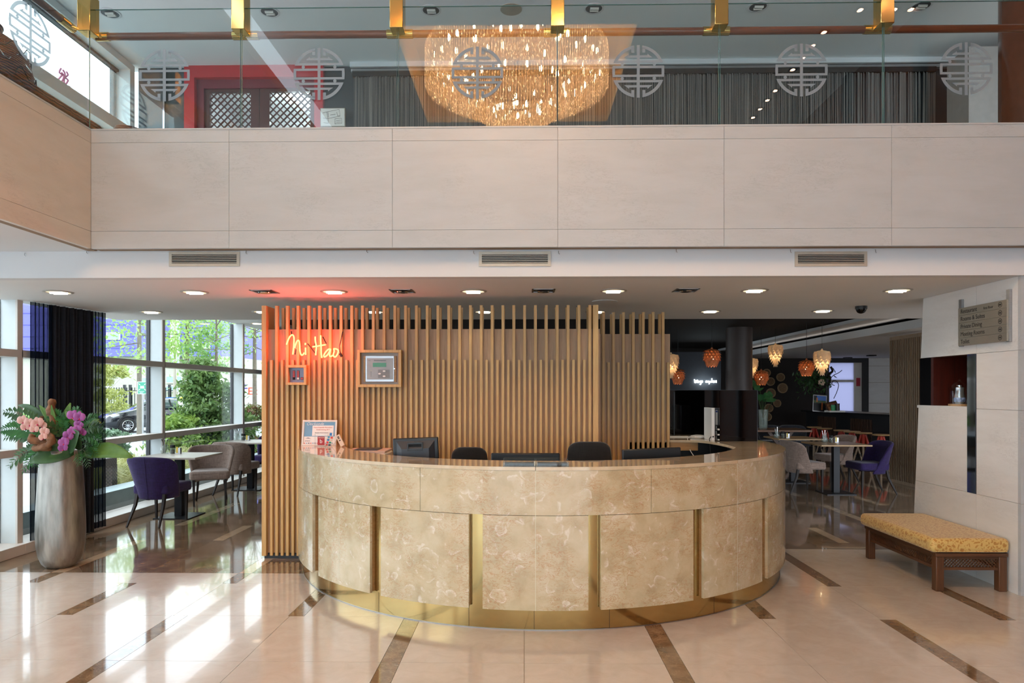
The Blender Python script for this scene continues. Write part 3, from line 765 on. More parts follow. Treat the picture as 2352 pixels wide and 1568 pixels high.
# row of small spots over the entrance hall (seen mirrored in the balustrade)
M['spotlit'] = emit('spot_lens', (1, .55, .38, 1), 60)
for i in range(14):
    if i < 10: x, y = 3.79, 1.6-i*.335
    else: x, y = 4.0+(i-10)*.2-.0, 2.1
    t = thing('hall_spotlight', ('small hall spotlight mirrored in the glass, %s of the diagonal row from its top' % ORD[i] if i < 10 else 'small hall spotlight mirrored in the glass, %s in the short top row' % ORD[i-10]), 'ceiling light', (x, y, 6.1), group='small spots over the hall')
    obj('trim_ring', MB().box(x-.06, x+.06, y-.06, y+.06, 6.094, 6.1), M['darkg'], t)
    obj('bulb', MB().lathe([(.032, 6.0935), (.02, 6.088), (0, 6.086)], x, y, 12), M['spotlit'], t)
    if i % 3 == 0: lamp('spot_glow', 'SPOT', (0, 0, -.04), 12, (1, .6, .4), .04, R(80), .6, parent=t)

# ================================================================ CHANDELIER (hangs in the hall, seen mirrored in the balustrade)
CX, CY = -.11, .315
ch = thing('chandelier', 'huge three-tier crystal strand chandelier with glowing bulbs, mirrored in the glass balustrade', 'chandelier', (CX, CY, 5.4))
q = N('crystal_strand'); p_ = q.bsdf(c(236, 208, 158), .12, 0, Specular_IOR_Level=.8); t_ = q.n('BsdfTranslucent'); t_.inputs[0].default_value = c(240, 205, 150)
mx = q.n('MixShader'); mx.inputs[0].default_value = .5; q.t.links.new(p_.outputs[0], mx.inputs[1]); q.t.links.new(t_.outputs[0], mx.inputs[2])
sp = q.ramp(q.noise(q.coord((1, 1, 1)), 34, 2, .6), [(.45, (.35, .22, .10)), (.6, (.9, .62, .33)), (.7, (7, 5, 2.9))]); em = q.n('Emission'); q.set(em.inputs[0], sp); em.inputs[1].default_value = 4.2  # strand glow and sparkles painted as emission, standing in for refracted bulb light
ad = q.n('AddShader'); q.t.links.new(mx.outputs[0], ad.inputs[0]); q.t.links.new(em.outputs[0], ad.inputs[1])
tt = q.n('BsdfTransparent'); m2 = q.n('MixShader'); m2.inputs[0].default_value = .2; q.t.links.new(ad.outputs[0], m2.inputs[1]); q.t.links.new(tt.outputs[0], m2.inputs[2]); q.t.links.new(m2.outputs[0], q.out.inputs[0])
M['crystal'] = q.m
M['bulb'] = emit('chandelier_bulb', (1, .82, .52, 1), 130)
def ring(rad, z0, z1, n, rt=.0065):
    mb = MB()
    for k in range(n):
        a = 2*math.pi*k/n+random.uniform(-.2, .2)/n
        x, y = CX+rad*math.cos(a), CY+rad*math.sin(a)
        zb = z0+random.uniform(-.01, .01)
        mb.tube([(x, y, z1), (x, y, zb)], rt, 4, caps=True)
    return mb
tiers = [(1.33, 5.99, 6.50, [0, .07, .14, .21, .28, .35, .42], 'tier'), (.83, 5.73, 6.15, [0, .07, .14, .21, .28], 'tier'), (.45, 5.47, 5.85, [0, .08, .16, .24], 'tier')]
for rad, z0, z1, ins, nm in tiers:
    mb = MB()
    for q_, d in enumerate(ins):
        r_ = rad-d
        if r_ < .1: continue
        zz = z0-(.0 if q_ == 0 else .0)+(-.035*q_ if q_ < 4 else -.1)
        mb2 = ring(r_, zz, z1 if q_ == 0 else zz+.28, int(2*math.pi*r_/.042))
        b = len(mb.v); mb.v += mb2.v; mb.f += [tuple(i+b for i in f) for f in mb2.f]
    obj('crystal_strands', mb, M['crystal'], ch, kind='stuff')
    obj('ring_frame', MB().lathe([(rad-.01, z1), (rad+.008, z1), (rad+.008, z1+.02), (rad-.01, z1+.02), (rad-.01, z1)], CX, CY, 48), M['brass'], ch, smooth=True)
for rad, z, n in ((1.22, 6.28, 34), (1.0, 6.1, 22), (.72, 5.98, 22), (.34, 5.68, 12), (.95, 6.35, 14)):
    for k in range(n):
        a = 2*math.pi*(k+random.uniform(-.3, .3))/n; x, y = CX+rad*math.cos(a), CY+rad*math.sin(a); zz = z+random.uniform(-.06, .06)
        obj('bulb', MB().tube([(x, y, zz+.04), (x, y, zz+.02), (x, y, zz-.03), (x, y, zz-.045)], [.008, .02, .02, .006], 8), M['bulb'], ch)
obj('mount', MB().cyl(CX, CY, 6.68, 6.75, .5).cyl(CX, CY, 5.9, 6.7, .03, 8), M['brass'], ch, smooth=True)
for k in range(6):
    a = k*math.pi/3
    lamp('chandelier_glow', 'POINT', (1.1*math.cos(a), 1.1*math.sin(a), .82), 9, (1, .78, .5), .03, parent=ch)
lamp('chandelier_glow', 'POINT', (0, 0, .38), 14, (1, .78, .5), .03, parent=ch)

# ================================================================ NEON SIGN AND WALL BOXES
ns = thing('neon_sign', 'glowing red neon sign reading Ni Hao mounted on the slatted screen', 'neon sign', at(720, 795, 6.2))
q = N('neon_red'); e = q.n('Emission'); lw = q.n('LayerWeight'); lw.inputs[0].default_value = .35
col = q.ramp(lw.outputs['Facing'], [(0, (1, .72, .22)), (.5, (1, .25, .07)), (1, (1, .03, .015))]); q.set(e.inputs[0], col); e.inputs[1].default_value = 2.6
q.t.links.new(e.outputs[0], q.out.inputs[0]); M['neon'] = q.m
def np_(pts, Y=6.215):
    return [at(640+x*.12755, 740+y*.12755, Y) for x, y in pts]
strokes = [[(142, 400), (170, 320), (205, 255), (245, 225), (270, 250), (277, 310), (272, 430), (262, 520), (256, 580)],
           [(290, 462), (305, 400), (335, 335), (365, 330), (378, 400), (383, 500), (398, 572), (425, 590), (450, 565), (462, 545)],
           [(482, 370), (480, 408)], [(484, 455), (484, 520), (486, 585)],
           [(658, 258), (662, 340), (680, 440), (672, 520), (668, 592)],
           [(757, 235), (758, 330), (765, 440), (768, 560), (778, 640)],
           [(612, 440), (700, 428), (790, 412), (850, 402)],
           [(930, 480), (890, 490), (840, 545), (812, 600), (830, 622), (875, 590), (905, 545), (925, 500), (935, 480), (922, 545), (918, 600), (945, 612), (985, 585)],
           [(990, 475), (1000, 520), (985, 580), (1000, 620), (1030, 615), (1065, 560), (1072, 505), (1040, 480), (990, 475)]]
for s in strokes:
    obj('neon_tube', MB().tube(smoothpath(np_(s), 5), .0072, 8), M['neon'], ns, smooth=True)
for s in ([(205, 155), (212, 205), (240, 225)], [(290, 480), (272, 575)], [(500, 378), (655, 572)], [(775, 255), (840, 380)], [(650, 300), (620, 420)], [(1135, 160), (1100, 330), (1078, 420), (1085, 520), (1120, 610)]):
    obj('cable', MB().tube([v+Vector((0, .035, 0)) for v in np_(s)], .005, 6), M['cord'], ns)
obj('transformer', MB().tube([v+Vector((0, .03, 0)) for v in np_([(1090, 555), (1122, 615)])], .012, 6), M['cord'], ns)
for x, y in ((265, 430), (380, 450), (484, 560), (668, 500), (762, 430), (930, 560), (1068, 540)):
    v = np_([(x, y)])[0]
    obj('standoff', MB().tube([v, v+Vector((0, .12, 0))], .003, 6), M['clear'], ns)
for dx in (-.22, 0, .2):
    lamp('neon_glow', 'POINT', (dx, -.02, 0), 5, (1, .07, .05), .05, parent=ns)

def wallbox(px0, py0, px1, py1, name, label, fw=.05):
    a = at(px0, py1, 6.24); b = at(px1, py0, 6.24)
    t = thing(name, label, 'control panel', ((a.x+b.x)/2, 6.24, a.z))
    x0, x1, z0, z1 = a.x, b.x, a.z, b.z
    obj('frame', MB().box(x0, x1, 6.24, 6.31, z0, z0+fw).box(x0, x1, 6.24, 6.31, z1-fw, z1).box(x0, x0+fw, 6.24, 6.31, z0+fw, z1-fw).box(x1-fw, x1, 6.24, 6.31, z0+fw, z1-fw), M['oak'], t, bev=.002)
    return t, x0+fw, x1-fw, z0+fw, z1-fw
t, x0, x1, z0, z1 = wallbox(656, 838, 703.5, 884, 'alarm_keypad', 'small oak-framed keypad with two columns of red buttons below the neon sign', .024)
obj('back_plate', MB().box(x0, x1, 6.285, 6.30, z0, z1), mk('keypad_plate', c(120, 122, 140), .35, .3), t)
m1 = mk('red_button', c(190, 70, 70), .4)
bw = .0095
for i, zz in enumerate((.70, .55, .40, .24)):
    for j, xx in enumerate((.27, .54)):
        X = x0+(x1-x0)*xx; Z = z0+(z1-z0)*(zz+.03)
        obj('key_surround', MB().box(X-.0135, X+.0135, 6.2835, 6.286, Z-.0135, Z+.0135), M['darkg'], t)
        obj('button', MB().box(X-bw, X+bw, 6.280, 6.284, Z-bw, Z+bw), M['black'] if (i, j) == (3, 0) else (M['whitep'] if (i, j) == (3, 1) else m1), t, label='black button' if (i, j) == (3, 0) else ('white button' if (i, j) == (3, 1) else None))
X = x0+(x1-x0)*.79; Z = z0+(z1-z0)*.27
obj('key_surround', MB().box(X-.0135, X+.0135, 6.2835, 6.286, Z-.0135, Z+.0135), M['darkg'], t)
obj('button', MB().box(X-bw, X+bw, 6.280, 6.284, Z-bw, Z+bw), m1, t)
t, x0, x1, z0, z1 = wallbox(820.5, 803, 921.5, 889, 'fire_alarm_panel', 'large oak-framed grey alarm control panel with a small green display', .026)
obj('back_plate', MB().box(x0, x1, 6.29, 6.305, z0, z1), mk('panel_board', c(172, 160, 150), .6), t)
def pq(cx, cy, Y=6.27): return at(640+cx*.12755, 740+cy*.12755, Y)
def plate(name, a, b, c_, d, Ya, Yb, m, bev=0):
    p, q = pq(a, d, Ya), pq(c_, b, Ya)
    return obj(name, MB().box(p.x, q.x, Ya, Yb, p.z, q.z), m, t, bev=bev)
plate('side_rail', 1530, 605, 1560, 1072, 6.262, 6.30, M['oakx']); plate('side_rail', 2078, 605, 2112, 1072, 6.262, 6.30, M['oakx'])
plate('housing', 1562, 602, 2078, 1070, 6.258, 6.29, M['metal'], .002)
plate('face_plate', 1590, 645, 2060, 1030, 6.255, 6.26, mk('panel_face', c(146, 144, 142), .4, .3))
plate('display', 1695, 728, 1935, 802, 6.2525, 6.256, mk('green_display', c(70, 140, 105), .25))
plate('button_field', 1790, 850, 2000, 1005, 6.2535, 6.256, M['darkg'] if 0 else mk('panel_dark', c(126, 126, 126), .4))
for a, b in ((1900, 878), (1818, 925), (1900, 970)):
    v = pq(a, b, 6.2525); obj('button', MB().lathe([(.008, 0), (.008, .003)], 0, 0, 8, sx=1.7, caps=True).xf(Matrix.Translation(v) @ FRONT.to_4x4()), M['whitep'], t)
for k in range(6):
    v = pq(1663, 872+k*20, 6.254); obj('indicator', MB().box(v.x-.002, v.x+.002, 6.2535, 6.256, v.z-.002, v.z+.002), M['black'] if k else mk('led', c(190, 190, 60)), t)
v = pq(1720, 695, 6.2545); text('Brandmeldpaneel', .0155, M4(FRONT, v), M['darkg'], t)
v = pq(1610, 692, 6.2545); text('=====', .008, M4(FRONT, v), M['darkg'], t)
v = pq(2085, 835, 6.255); obj('lock', MB().tube([v, v+Vector((0, .01, 0))], .005, 8), M['chrome'], t)

# ================================================================ THINGS ON AND BEHIND THE DESK
ZT = 1.0675
# certificate frame
a = atZ(697, 1024, ZT); b = atZ(770, 1024, ZT)
W_ = .31; H_ = .235
t = thing('certificate_frame', 'white-framed blue and white certificate leaning back on the left end of the desk', 'certificate', (a.x+.14, 6.16, ZT), local=True)
t.location = ((at(697, 1024, 6.13).x+at(768, 1024, 6.13).x)/2, 6.12, ZT); t.rotation_euler = (0, 0, R(4))
lean = Matrix.Rotation(R(-14), 4, 'X')
sh = Matrix.Identity(4)
def lf(mb): return mb.xf(lean)
obj('frame', lf(MB().box(-W_/2, W_/2, 0, .014, 0, .016).box(-W_/2, W_/2, 0, .014, H_-.016, H_).box(-W_/2, -W_/2+.016, 0, .014, .016, H_-.016).box(W_/2-.016, W_/2, 0, .014, .016, H_-.016)), M['whitep'], t, bev=.002)
obj('certificate_paper', lf(MB().box(-W_/2+.016, W_/2-.016, .008, .010, .016, H_-.016)), M['paper'], t)
mblue = mk('certificate_blue', c(112, 158, 190), .5)
obj('blue_field', lf(MB().box(-W_/2+.018, W_/2-.018, .0072, .0082, .085, H_-.018)), mblue, t)
obj('white_card', lf(MB().box(-.065, W_/2-.03, .0064, .0073, .09, H_-.05)), M['paper'], t)
def ct(body, size, x, z, m, sh_=0): 
    o = text(body, size, lean @ M4(FRONT, Vector((x, .0058, z))), m, None, ext=.0003, shear=sh_); o.parent = t; o.matrix_local = lean @ M4(FRONT, Vector((x, .0056, z)))
mred = mk('print_red', c(205, 80, 70), .6); mdk = mk('print_dark', c(60, 60, 90), .6)
ct('Oorkonde', .036, -.12, H_-.046, M['paper'], .35)
ct('Maatschappelijk Betrokken', .0155, -.055, H_-.072, mred); ct('Onderneming 2017', .0155, -.03, H_-.093, mred); ct('Shanghai Hotel Holland', .012, -.04, H_-.12, mdk)
ct('prisland', .014, -.125, .04, mdk)
o = MB().prism([(-.125+.0, .066), (-.098, .074), (-.07, .062), (-.098, .068)], 0, .0006); o.xf(lean @ M4(FRONT, Vector((0, .0064, 0)))); obj('logo', o, mdk, t)
for k in range(14):
    obj('sponsor_mark', lf(MB().box(-.135+k*.019, -.123+k*.019, .0070, .0082, .02, .027)), [mred, mblue, mdk][k % 3], t)
# acrylic holder with red card
p = at(736, 1026, 6.02)
t = thing('card_holder', 'clear acrylic holder with a red card, in front of the certificate', 'card holder', (p.x, 6.02, ZT))
obj('acrylic', MB().box(p.x-.05, p.x+.05, 6.03, 6.033, ZT, ZT+.115).box(p.x-.05, p.x+.05, 6.0, 6.033, ZT, ZT+.003).box(p.x-.05, p.x-.044, 6.0, 6.03, ZT, ZT+.11), M['clear'], t)
obj('red_card', MB().box(p.x-.026, p.x+.036, 6.022, 6.024, ZT+.012, ZT+.088), mk('card_red', c(172, 34, 34), .4), t)
text('WELKOM', .012, M4(FRONT, Vector((p.x-.02, 6.0215, ZT+.074))), M['paper'], t); text('b', .05, M4(FRONT, Vector((p.x-.008, 6.0215, ZT+.03))), M['paper'], t)
# payment logo stand
p = at(752, 1030, 5.93)
t = thing('payment_card_stand', 'clear stand with small blue, red and green payment stickers beside the red card', 'display stand', (p.x, 5.93, ZT))
S_ = Matrix.Translation((p.x, 5.95, ZT)) @ Matrix.Rotation(R(-18), 4, 'X') @ Matrix.Rotation(R(6), 4, 'Y')
obj('acrylic', MB().box(-.03, .03, 0, .003, 0, .135).box(-.032, .032, -.02, .003, 0, .003).xf(S_), M['clear'], t)
cols = [c(40, 120, 190), c(90, 150, 180), c(200, 60, 40), c(30, 110, 170), c(200, 190, 170), c(190, 40, 60), c(30, 130, 110), c(30, 60, 80), c(190, 70, 60)]
for k, (x, z, w_, h_) in enumerate([(-.008, .105, .02, .024), (-.02, .078, .02, .018), (.006, .078, .02, .018), (-.022, .056, .022, .017), (.004, .056, .022, .016), (-.022, .034, .018, .016), (.0, .034, .02, .016), (-.002, .012, .022, .016), (-.024, .012, .018, .016)]):
    obj('sticker', MB().box(x, x+w_, -.001, .0, z, z+h_).xf(S_), mk('sticker_%d' % k, cols[k], .4), t)
# small white device on easel
p = at(775, 1028, 6.0)
t = thing('keypad_device', 'small pale plastic device propped up beside the payment stickers', 'device', (p.x, 6.0, ZT))
S_ = Matrix.Translation((p.x-.02, 6.0, ZT+.012)) @ Matrix.Rotation(R(-35), 4, 'Y')
S_ = Matrix.Translation((p.x+.055, 5.98, ZT+.006)) @ Matrix.Rotation(R(-32), 4, 'Y') @ Matrix.Rotation(R(-20), 4, 'X')
obj('body', MB().box(-.02, .02, -.008, .008, 0, .118).xf(S_), mk('device_plastic', c(214, 190, 166), .4), t, bev=.004)
for z_ in (.092, .078, .055): obj('port', MB().box(-.007, .006, -.0095, -.007, z_, z_+.009).xf(S_), M['black'], t)
obj('easel_leg', MB().tube([(p.x-.045, 5.99, ZT+.002), (p.x-.012, 5.99, ZT+.05), (p.x+.0, 5.99, ZT+.09)], .003, 6), M['whitep'], t)
# printer behind the desk, left
p = at(850, 1040, 5.9)
t = thing('printer', 'low white printer with paper trays behind the left part of the desk', 'printer', (p.x, 5.75, .74))
px0, px1 = at(812, 1040, 5.9).x, at(900, 1040, 5.9).x
obj('body', MB().box(px0, px1, 5.62, 5.95, .742, 1.04), M['whitep'], t, bev=.01)
obj('lid', MB().box(px0-.02, px1-.01, 5.66, 5.98, 1.04, 1.058), mk('printer_lid', c(205, 180, 165), .5), t, bev=.004)
obj('glass_plate', MB().box(px0+.05, px1-.09, 5.72, 5.94, 1.058, 1.066), M['darkg'], t)
obj('cable', MB().tube(smoothpath([(px1-.01, 5.8, 1.0), (px1+.03, 5.78, .98), (px1+.05, 5.75, .9), (px1+.05, 5.7, .76)]), .004, 6), M['whitep'], t)
# monitors
def monitor(name, label, cx, cy, z0, w, h, rz, back=True, tilt=0):
    t = thing(name, label, 'monitor', (cx, cy, .742), rz, local=True)
    zb = z0-.742
    T_ = Matrix.Translation((0, 0, zb)) @ Matrix.Rotation(R(tilt), 4, 'Y')
    obj('screen_housing', MB().box(-w/2, w/2, 0, .03, 0, h).xf(T_), M['blackp'], t, bev=.008)
    if back:
        b = MB(); r0 = [(-w*.42, -.0, h*.08), (w*.42, 0, h*.08), (w*.42, 0, h*.92), (-w*.42, 0, h*.92)]
        r1 = [(-w*.3, -.04, h*.1), (w*.3, -.04, h*.1), (w*.3, -.04, h*.72), (-w*.3, -.04, h*.72)]
        b.v = r0+r1; b.f = [(4, 5, 6, 7), (0, 1, 5, 4), (1, 2, 6, 5), (2, 3, 7, 6), (3, 0, 4, 7)]
        obj('rear_shell', b.xf(T_), M['darkg'], t)
        hh = MB().box(-w*.16, w*.16, -.046, -.038, h*.66, h*.70).box(-w*.16, w*.16, -.046, -.038, h*.84, h*.88).box(-w*.17, -w*.145, -.046, -.0, h*.66, h*.88).box(w*.145, w*.17, -.046, -.0, h*.66, h*.88)
        obj('carry_handle', hh.xf(T_), M['blackp'], t)
        obj('recess', MB().box(-w*.145, w*.145, -.032, -.028, h*.70, h*.84).xf(T_), M['black'], t)
        obj('emblem', MB().box(-.014, .014, -.0415, -.040, h*.42, h*.42+.028).xf(T_), M['metal'] if 0 else M['blackp'], t)
        obj('mount_plate', MB().box(-w*.15, w*.15, -.05, -.035, h*.05, h*.12).xf(T_), M['darkg'], t)
    obj('stand', MB().box(-.03, .03, -.03, .0, 0, zb+.06), M['blackp'], t)
    obj('foot', MB().box(-.11, .11, -.09, .09, 0, .012), M['blackp'], t, bev=.004)
    return t
p = at(958, 1030, 5.35)
monitor('monitor', 'black computer monitor seen from behind, with a carry handle, left of the office chairs', p.x, 5.33, .90, .355, .292, R(2), tilt=-2)
p = at(1207, 1055, 5.25)
monitor('monitor', 'wide black monitor whose top edge just shows behind the acrylic leaflet stand', p.x, 5.25, .80, .53, .280, 0, back=False)
p = at(1498, 1040, 5.35)
monitor('monitor', 'tilted black monitor behind the right half of the desk, nearest the cable', p.x, 5.32, .84, .465, .272, R(6), back=False, tilt=-2)
# office chairs
def office_chair(label, px0, px1, pytop, Y, rz=0):
    p0, p1 = at(px0, pytop, Y), at(px1, pytop, Y); cx = (p0.x+p1.x)/2; w = p1.x-p0.x; zt = p0.z
    t = thing('office_chair', label, 'office chair', (cx, Y, 0), rz, local=True)
    rows = []
    for j in range(9):
        v = j/8; z = .58+(zt-.58)*v; hw = w/2*(1-.12*abs(v-.3)-.10*v) * (1 if v < .9 else 1)
        rows.append([(hw*u, -.05*(1-u*u)*.8+.02-.05*v+.0, z-(.05*abs(u)**5 if v > .85 else 0)) for u in [k/8-1 for k in range(17)]])
    obj('backrest', MB().strip(rows), M['blackf'], t, smooth=True, solid=.035, sub=1)
    obj('seat', MB().box(-.24, .24, -.22+.25, .24+.22, .43, .50), M['blackf'], t, bev=.03, seg=3)
    obj('back_support', MB().tube([(0, .2, .40), (0, -.07, .42), (0, -.09, .7)], .022, 8), M['blackp'], t)
    obj('gas_column', MB().cyl(0, .22, .10, .43, .028, 12), M['chrome'], t)
    for k in range(5):
        a = k*2*math.pi/5; obj('base_arm', MB().tube([(0, .22, .1), (.26*math.cos(a), .22+.26*math.sin(a), .07)], [.025, .015], 8), M['blackp'], t)
        obj('castor', MB().tube([(.27*math.cos(a)-.02, .22+.27*math.sin(a), .027), (.27*math.cos(a)+.02, .22+.27*math.sin(a), .027)], .027, 12), M['blackp'], t)
    return t
office_chair('black office chair, smaller-looking one behind the desk next to the left monitor', 1030, 1128, 1024, 5.75)
office_chair('black office chair with the taller backrest behind the middle of the desk', 1293, 1412, 1011.5, 5.6)
# acrylic leaflet stand on the front ledge
a = atZ(1155, 1071, ZT); b = atZ(1307, 1071, ZT)
t = thing('leaflet_stand', 'flat clear acrylic leaflet stand on the front of the desk ledge', 'leaflet stand', ((a.x+b.x)/2, a.y+.06, ZT))
for u0, u1 in ((a.x, (a.x+b.x)/2-.002), ((a.x+b.x)/2+.002, b.x)):
    y_ = a.y+.015
    obj('acrylic_tray', MB().box(u0, u1, y_, y_+.003, ZT, ZT+.028).box(u0, u1, y_, y_+.12, ZT, ZT+.003).box(u0, u1, y_+.117, y_+.12, ZT, ZT+.045).box(u0, u0+.003, y_, y_+.12, ZT, ZT+.03).box(u1-.003, u1, y_, y_+.12, ZT, ZT+.03), M['clear'], t)
    obj('leaflet', MB().box(u0+.01, u1-.01, y_+.01, y_+.11, ZT+.004, ZT+.018), M['darkg'], t)
# back counter: glass screens, router, binders, paper trays
def gscreen(label, x0, x1, y, z0, z1):
    t = thing('dark_glass_screen', label, 'glass screen', ((x0+x1)/2, y, z0))
    obj('panel', MB().box(x0, x1, y, y+.012, z0, z1), M['blackgloss'], t)
    obj('edge_strip', MB().box(x1-.0, x1+.005, y-.004, y+.016, z0, z1).box(x0, x1, y-.002, y+.014, z1, z1+.003), M['darkg'], t)
    return t
gscreen('glossy black glass screen standing on the right end of the desk, nearer of the two', at(1653, 950, 6.73).x, at(1739, 950, 6.73).x, 6.73, ZT, at(1700, 896, 6.73).z)
gs = gscreen('glossy black glass screen behind the binders, farther of the two', 1.3, 2.28, 7.72, ZT, at(1600, 896, 7.72).z)
p = at(1548.5, 900, 7.71); obj('joint_profile', MB().box(p.x-.003, p.x+.003, 7.708, 7.72, ZT, p.z), M['darkg'], gs)
p = atZ(1604, 1006, ZT)
t = thing('router', 'flat round white network device with a cable on the back counter', 'router', (p.x, p.y, ZT))
obj('body', MB().lathe([(.07, 0), (.085, .012), (.075, .028), (.03, .036), (0, .037)], 0, 0, 24).move(p.x, p.y, ZT), M['whitep'], t, smooth=True)
obj('cable', MB().tube(smoothpath([(p.x-.05, p.y-.05, ZT+.02), (p.x-.12, p.y-.12, ZT+.025), (p.x-.16, p.y-.2, ZT), (p.x-.15, p.y-.26, ZT-.1), (p.x-.10, p.y-.35, ZT-.2), (p.x-.04, p.y-.5, .742)]), .004, 6), M['whitep'], t)
labels = ['white front binder with a hand-written spine', 'grey binder with white spine label, next to the white binder', 'grey binder with white spine label, middle of the row', 'grey binder with white spine label, nearest the black glass']
xb = at(1622, 1000, 7.0).x
for k in range(4):
    w_ = .034 if k == 0 else .036
    y_ = 6.80 if k == 0 else 6.93
    x_ = xb+(0 if k == 0 else .032+(k-1)*.037)
    t = thing('ring_binder', labels[k]+' on the back counter', 'binder', (x_+w_/2, y_, ZT), group='ring binders on the back counter')
    obj('cover', MB().box(x_, x_+w_-.002, y_, y_+.28, ZT, ZT+(.325 if k == 0 else .318)), M['paper'] if k == 0 else mk('binder_grey%d' % k, c(78, 82, 94), .5), t, bev=.002)
    if k: 
        obj('spine_label', MB().box(x_+.006, x_+w_-.008, y_-.0015, y_, ZT+.1, ZT+.3), M['paper'], t)
        obj('spine_mark', MB().box(x_+.008, x_+w_-.010, y_-.0022, y_-.0014, ZT+.278, ZT+.294), mk('label_blue%d' % k, c(50, 70, 150)), t)
    obj('finger_hole', MB().lathe([(.009, 0), (.009, .001)], 0, 0, 12, caps=True).xf(Matrix.Translation((x_+w_/2-.001, y_, ZT+.04)) @ FRONT.to_4x4()), M['darkg'], t)
t = thing('letter_tray', 'stack of black letter trays with papers beside the black glass screen', 'letter tray', (xb+.16, 6.75, ZT))
for k in range(3):
    z_ = ZT+.004+k*.05
    obj('tray', MB().box(xb+.035, xb+.26, 6.74, 6.92, z_, z_+.004).box(xb+.035, xb+.038, 6.74, 6.92, z_, z_+.045).box(xb+.257, xb+.26, 6.74, 6.92, z_, z_+.045).box(xb+.035, xb+.26, 6.917, 6.92, z_, z_+.045), M['blackp'], t)
    obj('papers', MB().box(xb+.045, xb+.25, 6.735, 6.91, z_+.004, z_+.014), M['paper'], t)
obj('cable', MB().tube(smoothpath([(xb+.05, 6.9, ZT+.1), (xb+.02, 6.83, ZT+.06), (xb-.02, 6.8, ZT+.02), (xb-.03, 6.76, ZT-.0), (xb-.03, 6.72, ZT-.12)]), .004, 6), M['cord'], t)
p = atZ(1560, 1003, ZT)
tag(obj('folded_papers', MB().box(p.x-.15, p.x+.1, p.y-.12, p.y+.05, ZT, ZT+.006), M['paper']), 'flat sheets of paper on the back counter beside the slatted screen', 'papers')
# ================================================================ DINING CHAIRS AND TABLES
def dining_chair(mat, label):
    """local: front is +Y, origin under the middle of the seat"""
    t = thing('dining_chair', label, 'chair', (0, 0, 0), local=True)
    # seat cushion
    obj('seat', MB().prism([(-.21, -.2), (.21, -.2), (.255, .22), (.235, .26), (-.235, .26), (-.255, .22)], .36, .475), mat, t, bev=.028, seg=3)
    # wrap-round flared back
    rows = []
    nu, nv = 20, 9
    for j in range(nv+1):
        v = j/nv
        row = []
        for i in range(nu+1):
            u = i/nu*2-1
            hw = .20+.10*v; dep = .30-.04*v
            a = u*math.pi/2*.98
            x = hw*math.copysign(abs(math.sin(a))**.8, a)
            y = -.20-.07*v+dep*(1-math.cos(a))**1.25*(.95-.35*v)+0
            top = .805-.05*abs(u)**3.0-.02*u*u
            if abs(u) > .75: top -= (abs(u)-.75)*.12
            z = .30+(top-.30)*v
            row.append((x, y, z))
        rows.append(row)
    obj('backrest', MB().strip(rows), mat, t, smooth='all', solid=.042, sub=1)
    obj('seam', MB().tube([(0, r[nu//2][1]-.0235, r[nu//2][2]) for r in rows], .0022, 5), mat, t)
    for s in (-1, 1):
        obj('leg', MB().tube([(s*.20, .21, .37), (s*.195, .215, 0)], [.024, .015], 4), M['leg'], t, bev=.002, seg=1)
        obj('leg', MB().tube([(s*.17, -.17, .37), (s*.175, -.20, .24), (s*.20, -.315, 0)], [.026, .022, .014], 4), M['leg'], t, bev=.002, seg=1)
    return t
pch = dining_chair(M['purple'], '')
tch = dining_chair(M['taupe'], '')
tch.location = (30, 30, 0)
def place(src, first, loc, ang_, label, group):
    if first:
        src.location = loc; src.rotation_euler = (0, 0, R(ang_)); src['label'] = label; src['group'] = group; return src
    return dup(src, loc, R(ang_), label, group)
GL, GR = 'chairs at the window tables', 'chairs at the restaurant tables'
place(pch, True, (-4.32, 8.03, 0), -6, 'purple upholstered dining chair seen from behind, nearest chair at the window', GL)
place(tch, True, (-4.36, 9.42, 0), 202, 'taupe dining chair facing us across the nearest window table', GL)
place(tch, False, (-4.42, 10.42, 0), -8, 'taupe dining chair seen from behind at the second window table', GL)
place(pch, False, (-4.36, 11.72, 0), 180, 'purple dining chair half hidden behind the slatted screen by the window', GL)
place(tch, False, (4.33, 10.72, 0), -80, 'taupe dining chair left of the near restaurant table, its curved back to the desk', GR)
place(pch, False, (5.32, 10.62, 0), 92, 'purple dining chair on the right of the near restaurant table', GR)
place(tch, False, (5.42, 12.0, 0), 100, 'taupe dining chair at the right side of the farther restaurant table', GR)
place(tch, False, (4.02, 12.0, 0), -90, 'taupe dining chair just showing between the desk and the farther restaurant table', GR)
def table(loc, label, group, mat, w=.75, d=.75):
    x, y = loc
    t = thing('bistro_table', label, 'table', (x, y, 0), group=group)
    obj('table_top', MB().box(x-w/2, x+w/2, y-d/2, y+d/2, .742, .765), mat, t, bev=.003)
    obj('pedestal', MB().box(x-.045, x+.045, y-.045, y+.045, .012, .742), M['iron'], t)
    obj('base_plate', MB().box(x-.22, x+.22, y-.22, y+.22, 0, .012), M['iron'], t)
    obj('support', MB().box(x-.2, x+.2, y-.03, y+.03, .715, .742), M['iron'], t)
table((-4.3, 8.45), 'pale square table with black pedestal, nearest the camera at the window', 'window tables', M['tabletop'])
table((-4.38, 10.86), 'pale square table with black pedestal, second along the window', 'window tables', M['tabletop'])
table((4.78, 10.57), 'square wooden table with black pedestal, nearer one in the restaurant', 'restaurant tables', M['tablewood'])
table((4.64, 11.88), 'square wooden table with black pedestal, farther one behind it in the restaurant', 'restaurant tables', M['tablewood'])
